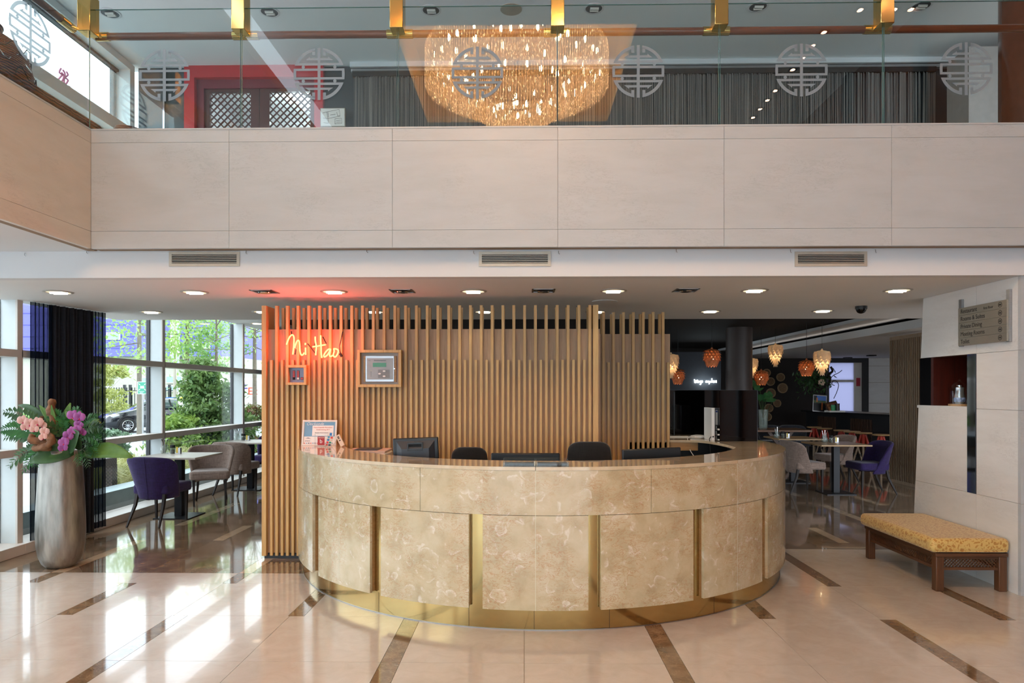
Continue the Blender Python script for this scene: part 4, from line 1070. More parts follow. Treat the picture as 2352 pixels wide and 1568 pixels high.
# condiment sets
M['jarg'] = glassm('jar_glass', (.9, .95, .93, 1), 1.5, dens=.18, dcol=(.5, .55, .5, 1))
M['spice'] = mk('spice', c(50, 42, 34), .6)
def condiments(x, y, where, gr):
    z = .765
    t = thing('cutlery_jar', 'glass jar holding cutlery on the '+where, 'jar', (x, y, z), group=gr)
    obj('jar', MB().lathe([(.035, 0), (.048, .02), (.05, .05), (.04, .085), (.03, .1), (.034, .115)], 0, 0, 20).move(x, y, z), M['jarg'], t, smooth=True)
    for k in range(6):
        a = k*1.05; obj('cutlery', MB().tube([(x+.012*math.cos(a), y+.012*math.sin(a), z+.01), (x+.03*math.cos(a), y+.03*math.sin(a), z+.15), (x+.04*math.cos(a), y+.04*math.sin(a), z+.185)], [.003, .003, .007], 6), M['chrome'] if k % 2 else M['cord'], t)
    x2 = x+.10
    t = thing('pepper_jar', 'small jar with black lid on the '+where, 'jar', (x2, y, z), group=gr)
    obj('jar', MB().cyl(x2, y, z, z+.075, .03, 16), M['jarg'], t, smooth=True); obj('contents', MB().cyl(x2, y, z+.003, z+.05, .026, 12), M['spice'], t)
    obj('lid', MB().cyl(x2, y, z+.075, z+.11, .031, 16), M['black'], t, smooth=True)
    x3 = x+.18
    t = thing('sugar_box', 'little printed box of sachets on the '+where, 'box', (x3, y, z), group=gr)
    obj('box', MB().box(x3-.028, x3+.028, y-.02, y+.02, z, z+.075), M['metal'], t)
    obj('sachets', MB().box(x3-.024, x3+.0, y-.021, y+.0, z+.01, z+.085), mk('sachet_yellow', c(210, 180, 60), .6), t)
condiments(-4.58, 8.62, 'nearest window table', 'condiments on the nearest window table')
condiments(-4.66, 11.0, 'second window table', 'condiments on the second window table')
condiments(4.68, 10.72, 'nearer restaurant table', 'condiments on the nearer restaurant table')
condiments(4.32, 11.75, 'farther restaurant table', 'condiments on the farther restaurant table')

# ================================================================ TALL VASE AND FLOWERS
VX, VY = -4.12, 6.0
vs = thing('floor_vase', 'tall tapered silver-grey metal floor vase on the marble floor by the dark curtain', 'vase', (VX, VY, 0))
q = N('hammered_pewter'); vec = q.coord((6, 6, 1)); n = q.noise(vec, 3, 4)
q.bsdf(q.ramp(n, [(.3, c(120, 117, 112)), (.7, c(174, 170, 164))]), q.ramp(n, [(.3, (.34, .34, .34)), (.7, (.46, .46, .46))]), .85); q.bump(q.noise(q.coord((20, 20, 5)), 2, 3), .1, .01); M['pewter'] = q.m
prof = [(r_*.86, z_) for r_, z_ in [(.10, 0), (.135, .008), (.17, .04), (.20, .10), (.218, .2), (.224, .3), (.222, .42), (.214, .6), (.205, .75), (.195, .9), (.187, 1.0), (.180, 1.035), (.168, 1.037), (.165, .99)]]
obj('body', MB().lathe(prof, VX, VY, 48), M['pewter'], vs, smooth='all')
obj('soil', MB().cyl(VX, VY, .96, .985, .142), mk('soil', c(40, 32, 26), .9), vs)
fa = thing('flower_arrangement', 'lush arrangement of pink and purple orchids, driftwood and broad green leaves in the tall vase', 'flower arrangement', (VX, VY, .99))
M['leafd'] = leafm('dark_leaf', c(46, 78, 46), c(70, 108, 58), .25); M['leafl'] = leafm('bright_leaf', c(84, 128, 52), c(126, 164, 76), .4)
M['fern'] = leafm('fern_leaf', c(40, 92, 52), c(70, 132, 68), .3)
M['orch'] = leafm('pink_orchid', c(226, 168, 158), c(244, 200, 186), .4); M['orcp'] = leafm('purple_orchid', c(158, 70, 148), c(190, 104, 178), .4)
M['orcc'] = mk('orchid_centre', c(190, 30, 90), .5); M['drift'] = mk('driftwood', c(112, 74, 46), .8, var=.45, vs=22, bump=.5, bs=30); M['stem'] = mk('stem', c(54, 78, 38), .6)
def leaf(base, tip, width, droop=.0, mat=None, name='leaf', fold=.25, nrm=(0, -1, .35), par=None, nl=8):
    b = Vector(base); e = Vector(tip); d = e-b; L = d.length; n0 = Vector(nrm); s = d.cross(n0).normalized(); up = s.cross(d).normalized()
    rows = []
    for i in range(nl+1):
        t = i/nl; w = width/2*(math.sin(math.pi*min(1, t*.93+.04))**.8)*(1-.25*t); 
        p = b+d*t+Vector((0, 0, 1))*(droop*4*t*(1-t))
        rows.append([p-s*w+up*w*fold, p-s*w*.5+up*w*fold*.35, p, p+s*w*.5+up*w*fold*.35, p+s*w+up*w*fold])
    return obj(name, MB().strip(rows), mat, par or fa, smooth='all', solid=.0025)
def fp(px, py, dy=0): return at(px, py, VY+dy)
mid = Vector((VX, VY, 1.0))
# big leaves: (base px, tip px, width, droop, material, depth offset)
for b, e, w, dr, m, dy in [((190, 1045), (305, 1050), .16, .05, 'leafl', -.15), ((170, 1040), (68, 1062), .2, .03, 'leafd', -.22), ((150, 1035), (205, 995), .0, 0, 'leafd', 0),
        ((158, 1036), (182, 992), .22, .02, 'leafd', -.25), ((180, 1032), (170, 985), .16, 0, 'leafd', -.2), ((140, 1000), (162, 925), .10, .0, 'leafl', .05), ((120, 990), (42, 930), .08, .06, 'leafd', .1),
        ((125, 985), (90, 930), .06, .02, 'leafl', .02), ((130, 990), (118, 930), .05, 0, 'leafl', -.05), ((150, 1030), (62, 1035), .13, .06, 'leafd', -.18), ((200, 1000), (228, 962), .06, .03, 'leafl', 0), ((175, 985), (150, 945), .07, .03, 'leafl', -.02)]:
    if w: leaf(fp(*b, dy*.4), fp(*e, dy), w, dr, M[m])
# feathery fern fronds built as pinnae on a stem
def frond(b, e, droop, n, pl, mat, dy=0):
    b = fp(*b, dy*.3); e = fp(*e, dy); mb = MB()
    pts = [b.lerp(e, t/10)+Vector((0, 0, droop*4*(t/10)*(1-t/10))) for t in range(11)]
    mb.tube(pts, [.004-.0003*k for k in range(11)], 5)
    for k in range(1, n):
        t = k/n*10; i = int(t); p = pts[i].lerp(pts[min(i+1, 10)], t-i); d = (pts[min(i+1, 10)]-pts[max(i-1, 0)]).normalized()
        side = d.cross(Vector((0, -1, .3))).normalized()
        L = pl*math.sin(math.pi*(.12+.8*k/n))
        for s in (-1, 1):
            q0 = p; q3 = p+(side*s*.85+d*.55).normalized()*L+Vector((0, random.uniform(-.02, .02), -.01)); w = L*.22
            m_ = q0.lerp(q3, .45); bb = len(mb.v)
            nn = d*w
            mb.v += [tuple(q0), tuple(m_+nn+Vector((0, -.004, .004))), tuple(q3), tuple(m_-nn)]
            mb.f.append((bb, bb+1, bb+2, bb+3))
    obj('fern_frond', mb, mat, fa)
for b, e, dr, n, pl, dy in [((120, 1000), (6, 945), .06, 20, .09, -.05), ((110, 1010), (0, 988), .05, 20, .10, -.12), ((110, 1020), (8, 1005), .05, 16, .08, .08), ((112, 1005), (20, 968), .05, 18, .08, .02), ((115, 1030), (18, 1075), .07, 16, .09, -.1), ((118, 1035), (48, 1090), .08, 16, .08, -.18), ((100, 1035), (80, 1075), .05, 12, .07, -.2),
        ((180, 1000), (240, 985), .05, 16, .08, -.1), ((185, 1005), (243, 1003), .06, 16, .08, -.02), ((180, 1010), (236, 1022), .06, 16, .08, -.12), ((175, 990), (225, 958), .04, 14, .07, .05), ((185, 1030), (205, 1075), .05, 14, .07, -.22), ((178, 1030), (182, 1072), .03, 12, .06, -.22), ((190, 1020), (222, 1050), .05, 14, .08, -.15),
        ((150, 990), (118, 950), .05, 12, .08, -.02), ((150, 990), (185, 940), .05, 12, .08, .05), ((145, 1005), (95, 985), .05, 14, .08, -.15), ((150, 1000), (140, 960), .04, 12, .08, -.1)]:
    frond(b, e, dr, n, pl, M['fern'] if random.random() < .6 else M['leafd'], dy)
# driftwood
def wood(pts, rr):
    P = smoothpath([fp(x, y, dy) for x, y, dy in pts], 5); n = len(P)
    rs = [rr[min(len(rr)-1, int(i/n*len(rr)))]*random.uniform(.8, 1.2) for i in range(n)]
    mb = MB().tube(P, rs, 10); mb.v = [(x+random.uniform(-.006, .006), y+random.uniform(-.006, .006), z+random.uniform(-.006, .006)) for x, y, z in mb.v]
    obj('driftwood', mb, M['drift'], fa, smooth='all', sub=1)
wood([(122, 1000, 0), (124, 965, -.02), (117, 940, 0), (121, 916, 0)], [.03, .036, .03, .042, .035, .03])
wood([(75, 998, -.2), (72, 1010, -.22), (100, 1015, -.2), (112, 1030, -.2), (90, 1022, -.2)], [.03, .036, .028, .03, .035])
wood([(100, 985, -.1), (118, 1008, -.22), (105, 1025, -.24), (78, 1030, -.2)], [.025, .035, .03, .028])
wood([(95, 955, .0), (100, 975, 0), (120, 990, 0)], [.015, .02, .02])
# orchids
def orchid(px, py, dy, s, m, tilt=0, par=fa):
    cpt = fp(px, py, dy); mb = MB()
    for a, w, L in ((90, .75, .9), (210, .7, .9), (330, .7, .9), (10, 1.15, 1.0), (170, 1.15, 1.0)):
        a = R(a+tilt); n = 8; rows = []
        d = Vector((math.cos(a), 0, math.sin(a))); sd = Vector((-math.sin(a), 0, math.cos(a)))
        for i in range(6):
            t = i/5; ww = w*s*.5*math.sin(math.pi*(t*.86+.08))**.6
            pc = cpt+d*L*s*t+Vector((0, -.25*s*math.sin(t*2.6)-(.04*s if w > 1 else 0), 0))
            rows.append([pc-sd*ww+Vector((0, -.0, 0)), pc-sd*ww*.4+Vector((0, -.06*s, 0)), pc+sd*ww*.4+Vector((0, -.06*s, 0)), pc+sd*ww])
        mb.strip(rows)
    o = obj('orchid_bloom', mb, m, par, smooth='all')
    obj('bloom_centre', MB().lathe([(0, -.18*s), (.12*s, -.06*s), (.1*s, .08*s), (0, .15*s)], 0, 0, 8).move(cpt.x, cpt.y-.22*s, cpt.z-.02), M['orcc'], o, smooth=True)
for x, y, dy, s in ((55, 966, -.18, .055), (70, 972, -.22, .05), (88, 970, -.22, .055), (60, 980, -.22, .045), (80, 985, -.22, .045), (98, 975, -.2, .045), (104, 990, -.22, .045), (100, 1003, -.24, .04)):
    orchid(x, y, dy, s, M['orch'], random.uniform(-20, 20))
for x, y, dy, s in ((170, 955, -.15, .06), (184, 957, -.16, .055), (158, 1000, -.2, .05), (168, 990, -.2, .05), (182, 975, -.15, .045), (178, 985, -.2, .045), (148, 1015, -.24, .05), (146, 1028, -.24, .045), (190, 992, -.18, .04)):
    orchid(x, y, dy, s, M['orcp'], random.uniform(-20, 20))
for pts in ([(130, 1030, 0), (100, 990, -.1), (60, 962, -.15)], [(140, 1030, 0), (170, 990, -.1), (178, 952, -.12)]):
    obj('stem', MB().tube(smoothpath([fp(x, y, d) for x, y, d in pts]), .004, 6), M['stem'], fa)

# ================================================================ CURTAINS
def curtain(label, path, z0, z1, nf, amp, mat=None, name='curtain', group=None):
    """path: list of (x,y) plan points"""
    P = [Vector((x, y, 0)) for x, y in path]; L = sum((P[i+1]-P[i]).length for i in range(len(P)-1))
    n = nf*8; pts = []
    for k in range(n+1):
        s = L*k/n; i = 0
        while i < len(P)-2 and s > (P[i+1]-P[i]).length: s -= (P[i+1]-P[i]).length; i += 1
        d = (P[i+1]-P[i]).normalized(); nn = Vector((-d.y, d.x, 0))
        a = 2*math.pi*k/8
        pts.append((P[i]+d*s+nn*amp*math.sin(a)*(.7+.3*math.sin(k*.37)), d, nn, a))
    rows = []
    for j in range(7):
        v = j/6; z = z0+(z1-z0)*v
        rows.append([Vector((p.x, p.y, z))+nn*amp*.25*math.sin(a*.5+v*3)*(1-v) for p, d, nn, a in pts])
    o = obj(name, MB().strip(rows), mat or M['curtain'], smooth='all', solid=.003)
    return tag(o, label, 'curtain', group)
q = N('sheer_navy'); df = q.n('BsdfDiffuse'); df.inputs[0].default_value = c(22, 30, 46); tr = q.n('BsdfTransparent'); mx = q.n('MixShader'); mx.inputs[0].default_value = .34
q.t.links.new(df.outputs[0], mx.inputs[1]); q.t.links.new(tr.outputs[0], mx.inputs[2]); q.t.links.new(mx.outputs[0], q.out.inputs[0]); M['sheer'] = q.m
curtain('heavy dark navy curtain gathered in the middle of the left window bay', [(-4.78, 6.80), (-4.70, 7.36)], .03, HC-.005, 10, .035, name='curtain')
curtain('sheer dark blue curtain edge behind the heavy curtain, on the side towards the vase', [(-4.80, 6.56), (-4.78, 6.82)], .05, HC-.005, 5, .02, M['sheer'], 'sheer_curtain')
curtain('sheer dark blue curtain hanging beside the nearest window table', [(-4.70, 7.34), (-4.66, 7.52)], .06, HC-.005, 4, .022, M['sheer'], 'sheer_curtain')
curtain('narrow black curtain at the far end of the windows beside the slatted screen', [(-4.64, 12.2), (-4.6, 13.2)], .05, 2.72, 8, .04)
# string curtain upstairs
M['strings'] = mk('string_curtain', c(118, 116, 114), .7, var=.7, vs=14, scale=(9, 9, .05))
st = thing('string_curtain', 'long dark string curtain hanging behind the balustrade upstairs', 'curtain', (2, 8.3, 2.8))
mb = MB()
k = -2.1
while k < 5.0:
    mb.tube([(k, 8.40+random.uniform(-.02, .02), 5.50), (k+random.uniform(-.004, .004), 8.40+random.uniform(-.02, .02), 2.8)], random.uniform(.0035, .007), 3, caps=False); k += random.uniform(.008, .022)
obj('strings', mb, M['strings'], st, kind='stuff')
obj('heading', MB().box(-2.12, 5.0, 8.37, 8.43, 5.44, 5.50), M['black'], st)
obj('curtain_rail', MB().box(-2.12, 6.2, 8.385, 8.415, 5.50, 5.53), M['metal'], st)

# ================================================================ UPSTAIRS DOORS, SIGN BOARD, URNS
yD = 8.5
def ux(p): return at(p, 200, yD).x
dr = struct('door_1', ((ux(428)+ux(745))/2, yD, 2.75))
xa, xb = ux(428), ux(745)
obj('frame', MB().box(xa, xa+.13, yD-.06, yD+.15, 2.75, 5.62).box(xb-.11, xb, yD-.06, yD+.15, 2.75, 5.62).box(xa+.13, xb-.11, yD-.06, yD+.15, 5.47, 5.62), M['red'], dr)
obj('inner_frame', MB().box(xa+.13, xa+.22, yD+.0, yD+.15, 2.75, 5.47).box(xa+.22, xb-.11, yD+.0, yD+.15, 5.36, 5.47), mk('dark_red_lacquer', c(120, 20, 40), .4), dr)
xm = ux(594)
L1 = (ux(479), ux(574)); L2 = (ux(617), ux(711)); ztop = at(600, 208, yD).z
for (a, b, l) in ((xa+.22, xm-.004, L1), (xm+.004, xb-.11, L2)):
    d = obj('door_leaf', MB().box(a, l[0], yD+.03, yD+.08, 2.76, 5.36).box(l[1], b, yD+.03, yD+.08, 2.76, 5.36).box(l[0], l[1], yD+.03, yD+.08, ztop, 5.36).box(l[0], l[1], yD+.03, yD+.08, 2.76, 3.3), M['dbrown'], dr)
    w = l[1]-l[0]; h = ztop-3.3; pitch = .088
    for sgn in (1, -1):
        n = int((w+h)/pitch)+1
        for k in range(n):
            # lines x -/+ z = c
            c0 = k*pitch
            if sgn > 0: x0_, z0_ = max(0, c0-h), min(c0, h); x1_, z1_ = min(c0, w), max(0, c0-w)
            else: x0_, z0_ = w-max(0, c0-h), min(c0, h); x1_, z1_ = w-min(c0, w), max(0, c0-w)
            if abs(x0_-x1_) < .02: continue
            yy = yD+.045 if sgn > 0 else yD+.058
            obj('lattice_bar', MB().tube([(l[0]+x0_, yy, 3.3+z0_), (l[0]+x1_, yy, 3.3+z1_)], .0105, 4), M['dbrown'], d)
lamp('upper_room_lamp', 'POINT', (-3.0, 9.3, 5.2), 30, (.9, 1, .98), .2)
a, b = at(737, 289, 8.4), at(791, 249, 8.4)
t = thing('floor_plan_board', 'white notice board with a small floor plan beside the red door upstairs', 'sign', ((a.x+b.x)/2, 8.4, a.z))
obj('board', MB().box(a.x, b.x, 8.40, 8.42, a.z, b.z), M['paper'], t)
obj('rim', MB().box(a.x-.008, b.x+.008, 8.405, 8.425, a.z-.008, a.z).box(a.x-.008, b.x+.008, 8.405, 8.425, b.z, b.z+.008).box(a.x-.008, a.x, 8.405, 8.425, a.z, b.z).box(b.x, b.x+.008, 8.405, 8.425, a.z, b.z), M['alu'], t)
obj('post', MB().tube([((a.x+b.x)/2, 8.43, 2.75), ((a.x+b.x)/2, 8.43, b.z-.05)], .012, 8), M['alu'], t)
def bl(pts): 
    P_ = [Vector((a.x+(b.x-a.x)*x, 8.398, a.z+(b.z-a.z)*z)) for x, z in pts]
    obj('drawn_line', MB().tube(P_, .0018, 4), M['black'], t)
for s in ([(.08, .75), (.25, .8), (.78, .95), (.82, .55), (.3, .42), (.25, .8)], [(.1, .45), (.3, .42), (.32, .15), (.12, .18)], [(.3, .78), (.32, .5)], [(.68, .78), (.70, .58), (.8, .58)], [(.4, .62), (.62, .66)], [(.6, .1), (.6, .4), (.88, .43), (.9, .15), (.6, .1)], [(.65, .3), (.85, .32)], [(.65, .2), (.85, .22)]): bl(s)
q = N('wicker_dark'); wv = q.n('TexWave'); q.set(wv.inputs['Vector'], q.coord((1, 1, 1))); wv.bands_direction = 'Z'; wv.inputs['Scale'].default_value = 16; wv.inputs['Distortion'].default_value = 3; wv.inputs['Detail'].default_value = 3
q.bsdf(q.ramp(wv.outputs['Fac'], [(.2, c(50, 26, 22)), (.6, c(120, 58, 44)), (.95, c(150, 82, 62))]), .55); q.bump(wv.outputs['Fac'], .6, .02); M['wicker'] = q.m
ur = thing('wicker_urn', 'big dark brown wicker urn wound with wire behind the side balustrade upstairs', 'urn', (-4.37, 5.3, 2.75))
obj('body', MB().lathe([(.16, 2.75), (.22, 2.9), (.30, 3.2), (.36, 3.5), (.40, 3.8), (.425, 4.0), (.42, 4.12), (.39, 4.24), (.33, 4.33), (.24, 4.39), (.2, 4.42), (.22, 4.47), (.2, 4.47)], -4.37, 5.3, 40), M['wicker'], ur, smooth='all')
for k in range(5):
    random.seed(40+k); a0 = random.uniform(-1.2, .2)
    P_ = []
    for i in range(26):
        a_ = a0+i*.10+math.sin(i*.9+k)*.06; z_ = 3.85+k*.1+.05*math.sin(i*1.3+k*2); r_ = .415 if z_ < 4.15 else .38
        P_.append((-4.37+(r_+.02)*math.cos(a_), 5.3+(r_+.02)*math.sin(a_), z_))
    obj('wire', MB().tube(P_, .004, 5), M['chrome'] if k % 2 else M['cord'], ur)
pl_ = thing('wicker_planter', 'long low dark wicker planter along the stone parapet upstairs', 'planter', (-3.7, 3.9, 2.75))
obj('body', MB().box(-3.95, -3.55, 2.2, 5.62, 2.75, 3.74), M['wicker'], pl_, bev=.03)
obj('rim', MB().box(-3.97, -3.53, 2.18, 5.64, 3.72, 3.77), M['wicker'], pl_, bev=.01)
p = at(205, 290, 5.8)
tag(obj('small_wicker_pot', MB().lathe([(.05, 2.75), (.07, 3.3), (.07, 3.65), (.12, 3.72), (.13, 3.78), (.11, 3.82), (0, 3.82)], -3.42, 5.85, 24), M['wicker'], smooth=True), 'small brown pot at the corner of the parapet upstairs', 'pot')
# bunch of white flowers tip above the parapet
# glossy brown round column and red drum on the right upstairs
cm = mk('lacquered_column', c(96, 50, 32), .12, var=.1)
tag(obj('wall_column', MB().cyl(4.75, 6.35, 2.75, 5.62, .33, 48), cm, smooth=True), kind='structure')
t = thing('lacquer_drum', 'red and yellow lacquered drum top with a white rim behind the balustrade at far right', 'drum', (4.12, 5.75, 2.75))
p = at(2345, 262, 5.62)
obj('shell', MB().lathe([(.30, 2.75), (.40, 2.95), (.42, 3.3), (.38, 3.55), (.33, 3.60)], 3.98, 5.72, 40), M['red'], t, smooth='all')
obj('rim', MB().lathe([(.34, 3.59), (.36, 3.62), (.33, 3.64)], 3.98, 5.72, 40), M['paper'], t, smooth=True)
obj('skin', MB().cyl(3.98, 5.72, 3.60, 3.63, .325, 40), mk('drum_skin', c(196, 164, 60), .5), t)

# pink swirl decal on the upper window
wd = thing('window_decal', 'pink swirling decal stuck on the big upper window pane', 'decal', atX(145, 200, -5.005))
pk_ = mk('decal_pink', c(226, 150, 190), .6)
for s in ([(140, 157), (136, 166), (142, 172), (136, 180), (131, 186), (136, 192), (144, 184), (146, 174), (141, 166)], [(152, 164), (156, 172), (150, 178), (156, 184), (152, 192), (146, 198), (140, 204), (136, 200)], [(134, 192), (138, 204), (146, 212), (154, 208), (158, 198), (162, 204)], [(136, 206), (142, 214), (150, 214), (155, 205)], [(144, 160), (149, 170), (147, 186), (150, 200)]):
    obj('swirl', MB().tube(smoothpath([atX(x, y, -5.004) for x, y in s], 4), .010, 6), pk_, wd)
# ================================================================ BENCH AND DIRECTORY SIGN
BX0, BX1, BY0, BY1 = 3.20, 3.745, 5.36, 6.46
bn = thing('upholstered_bench', 'low dark wooden bench with lattice apron and a gold patterned cushion against the stone wall', 'bench', ((BX0+BX1)/2, (BY0+BY1)/2, 0))
for x in (BX0, BX1-.062):
    for y in (BY0, BY1-.062): obj('leg', MB().box(x, x+.062, y, y+.062, 0, .272), M['walnut'], bn, bev=.005)
M['walnutx'] = woodm('walnut_rail', c(58, 34, 20), c(98, 62, 38), .4, axis='x'); M['walnuty'] = woodm('walnut_rail_side', c(58, 34, 20), c(98, 62, 38), .4, axis='y')
obj('top_rail', MB().box(BX0-.006, BX1+.004, BY0-.006, BY0+.066, .272, .30).box(BX0-.006, BX1+.004, BY1-.066, BY1+.006, .272, .30), M['walnutx'], bn, bev=.003)
obj('top_rail', MB().box(BX0-.006, BX0+.066, BY0+.066, BY1-.066, .272, .30).box(BX1-.066, BX1+.004, BY0+.066, BY1-.066, .272, .30), M['walnuty'], bn, bev=.003)
for y in (BY0+.014, BY1-.034):
    obj('apron_rail', MB().box(BX0+.062, BX1-.062, y, y+.02, .165, .186).box(BX0+.062, BX1-.062, y, y+.02, .25, .272), M['walnutx'], bn)
for x in (BX0+.014, BX1-.034):
    obj('apron_rail', MB().box(x, x+.02, BY0+.062, BY1-.062, .165, .186).box(x, x+.02, BY0+.062, BY1-.062, .25, .272), M['walnuty'], bn)
def lat(p0, p1, z0, z1):
    d = Vector(p1)-Vector(p0); L = d.length; d.normalize(); h = z1-z0; off = Vector((-d.y, d.x, 0))*.004
    n = int(L/.026)
    for k in range(-2, n+1):
        for s in (1, -1):
            a_ = k*.026; b_ = a_+h
            qa, qb = (a_, b_) if s > 0 else (b_, a_)
            za, zb_ = z0, z1
            lo, hi = max(0, a_), min(L, b_)
            if hi-lo < .008: continue
            if s > 0: A_ = (lo, z0+(lo-a_)); B_ = (hi, z0+(hi-a_))
            else: A_ = (lo, z1-(lo-a_)); B_ = (hi, z1-(hi-a_))
            o_ = off if s > 0 else -off
            obj('lattice_bar', MB().tube([Vector(p0)+d*A_[0]+o_+Vector((0, 0, A_[1])), Vector(p0)+d*B_[0]+o_+Vector((0, 0, B_[1]))], .0042, 4, caps=False), M['walnut'], bn)
lat((BX0+.062, BY0+.024, 0), (BX1-.062, BY0+.024, 0), .186, .25)
lat((BX0+.024, BY0+.062, 0), (BX0+.024, BY1-.062, 0), .186, .25)
q = N('gold_brocade'); vec = q.coord((1, 1, 1)); wb_ = q.n('TexNoise'); q.set(wb_.inputs['Vector'], vec); wb_.inputs['Scale'].default_value = 14
ma = q.n('VectorMath', operation='MULTIPLY_ADD'); q.set(ma.inputs[0], wb_.outputs['Color']); ma.inputs[1].default_value = (.09, .09, .09); q.set(ma.inputs[2], vec)
vo = q.n('TexVoronoi', feature='DISTANCE_TO_EDGE'); q.set(vo.inputs['Vector'], ma.outputs[0]); vo.inputs['Scale'].default_value = 34
q.bsdf(q.ramp(vo.outputs['Distance'], [(.10, c(208, 176, 104)), (.2, c(184, 134, 60)), (.5, c(172, 120, 50))]), .55, Sheen_Weight=.3); M['brocade'] = q.m
bmv = MB(); nx, ny = 13, 21; 
rows = []
X0, X1, Yc0, Yc1 = BX0-.045, BX1+.015, BY0-.02, BY1+.03
cu = MB().box(X0, X1, Yc0, Yc1, .302, .415)
obj('cushion', cu, M['brocade'], bn, bev=.038, seg=4)
pp = MB().tube([(X0+.004, Yc0+.03, .345), (X0+.004, Yc1-.03, .345)], .006, 6).tube([(X0+.03, Yc0+.002, .318), (X1-.03, Yc0+.002, .318)], .005, 6)
obj('piping', pp, M['brocade'], bn, smooth=True)
# directory sign
SW = Matrix(((0, 0, -1), (-1, 0, 0), (0, 1, 0)))
sy0, sy1 = atX(2325, 700, XW).y, atX(2208, 700, XW).y
sg = thing('directory_sign', 'wall-mounted beige directory sign of five strips listing restaurant, rooms and toilet', 'sign', (XW, (sy0+sy1)/2, 1.94))
zb, ztp = 1.945, 2.268; hh = (ztp-zb)/5
for y in (sy1-.006, sy0+.03):
    obj('post', MB().box(XW-.022, XW, y-.03, y+.006, zb-.006, 2.345), M['alu'] if 0 else M['metal'], sg)
lines = ['Toilet', 'Meeting Rooms', 'Private Dining', 'Rooms & Suites', 'Restaurant']
M['ink'] = mk('sign_ink', c(32, 28, 26), .5)
for k, s in enumerate(lines):
    z0_ = zb+k*hh
    pk = obj('sign_strip', MB().box(XW-.034, XW-.022, sy0+.012, sy1-.012, z0_+.0008, z0_+hh-.0008), M['alu'], sg)
    text(s, .052, M4(SW, Vector((XW-.0345, sy1-.045, z0_+.016))) @ Matrix.Scale(.92, 4, (1, 0, 0)), M['ink'], pk, ext=.0004)
    if k == 4: text('first floor', .03, M4(SW, Vector((XW-.0345, sy1-.335, z0_+.018))), M['ink'], pk, ext=.0004)
    cy_, cz_ = sy0+.085, z0_+hh/2
    obj('arrow_ring', MB().lathe([(.021, 0), (.0175, .0), (.0175, .0008), (.021, .0008), (.021, 0)], 0, 0, 24).xf(M4(SW, Vector((XW-.0342, cy_, cz_)))), M['ink'], pk)
    ar = MB().prism([(-.012, -.003), (.0, -.003), (.0, -.010), (.013, 0), (.0, .010), (.0, .003), (-.012, .003)], 0, .0008)
    obj('arrow', ar.xf(M4(SW, Vector((XW-.035, cy_, cz_)))), M['ink'], pk)
# cloche in the niche
CLX, CLY = 3.885, 6.16
t = thing('glass_cloche', 'glass dome on a round wooden base inside the wall niche', 'cloche', (CLX, CLY, 1.4255))
obj('base', MB().cyl(CLX, CLY, 1.4255, 1.444, .088, 32), M['tablewood'], t, smooth=True)
obj('dome', MB().lathe([(.076, 1.444), (.076, 1.56), (.070, 1.60), (.05, 1.632), (.02, 1.645), (.012, 1.65), (.014, 1.662), (0, 1.668)], CLX, CLY, 32), M['clear'], t, smooth=True)
t = thing('porcelain_bottle', 'small silvery bottle with blue painted pattern under the glass dome', 'bottle', (CLX, CLY, 1.444))
obj('body', MB().lathe([(.03, 1.444), (.042, 1.46), (.044, 1.5), (.036, 1.53), (.034, 1.59), (.014, 1.6), (.014, 1.61)], CLX, CLY, 24), mk('silvered_glass', c(176, 184, 190), .15, .7), t, smooth=True)
obj('painted_band', MB().lathe([(.0428, 1.462), (.0452, 1.48), (.0448, 1.5)], CLX, CLY, 24), mk('blue_porcelain', c(120, 140, 180), .2, var=.8, vs=40), t, smooth=True)
# ================================================================ RESTAURANT
# slatted grey wall
gy0, gy1 = 10.95, 11.95; gxp = 6.36
gw = thing('grey_slatted_partition', 'tall grey-brown slatted partition beside the stone wall, at the right of the restaurant', 'partition', (gxp, 11.4, 0))
obj('board', MB().box(gxp+.03, gxp+.06, gy0, gy1, .04, 2.45), mk('partition_back', c(30, 21, 16), .7), gw)
obj('frame', MB().box(gxp-.01, gxp+.06, gy0-.05, gy0, 0, 2.50).box(gxp-.01, gxp+.06, gy1, gy1+.03, 0, 2.5).box(gxp-.01, gxp+.06, gy0, gy1, 2.44, 2.50).box(gxp-.01, gxp+.06, gy0, gy1, 0, .05), M['slatg'], gw)
for k in range(18):
    y = gy0+.02+(gy1-gy0-.04)*(k+.5)/18; obj('slat', MB().box(gxp-.015, gxp+.03, y-.013, y+.013, .05, 2.44), M['slatg'], gw)
# column
p0, p1 = at(1668, 800, 13.6), at(1727, 800, 13.6)
M['colm'] = mk('grey_column', c(62, 50, 46), .5)
sobj('wall_round_column', MB().cyl((p0.x+p1.x)/2, 13.6, 0, 2.82, (p1.x-p0.x)/2, 48), M['colm'], smooth=True)
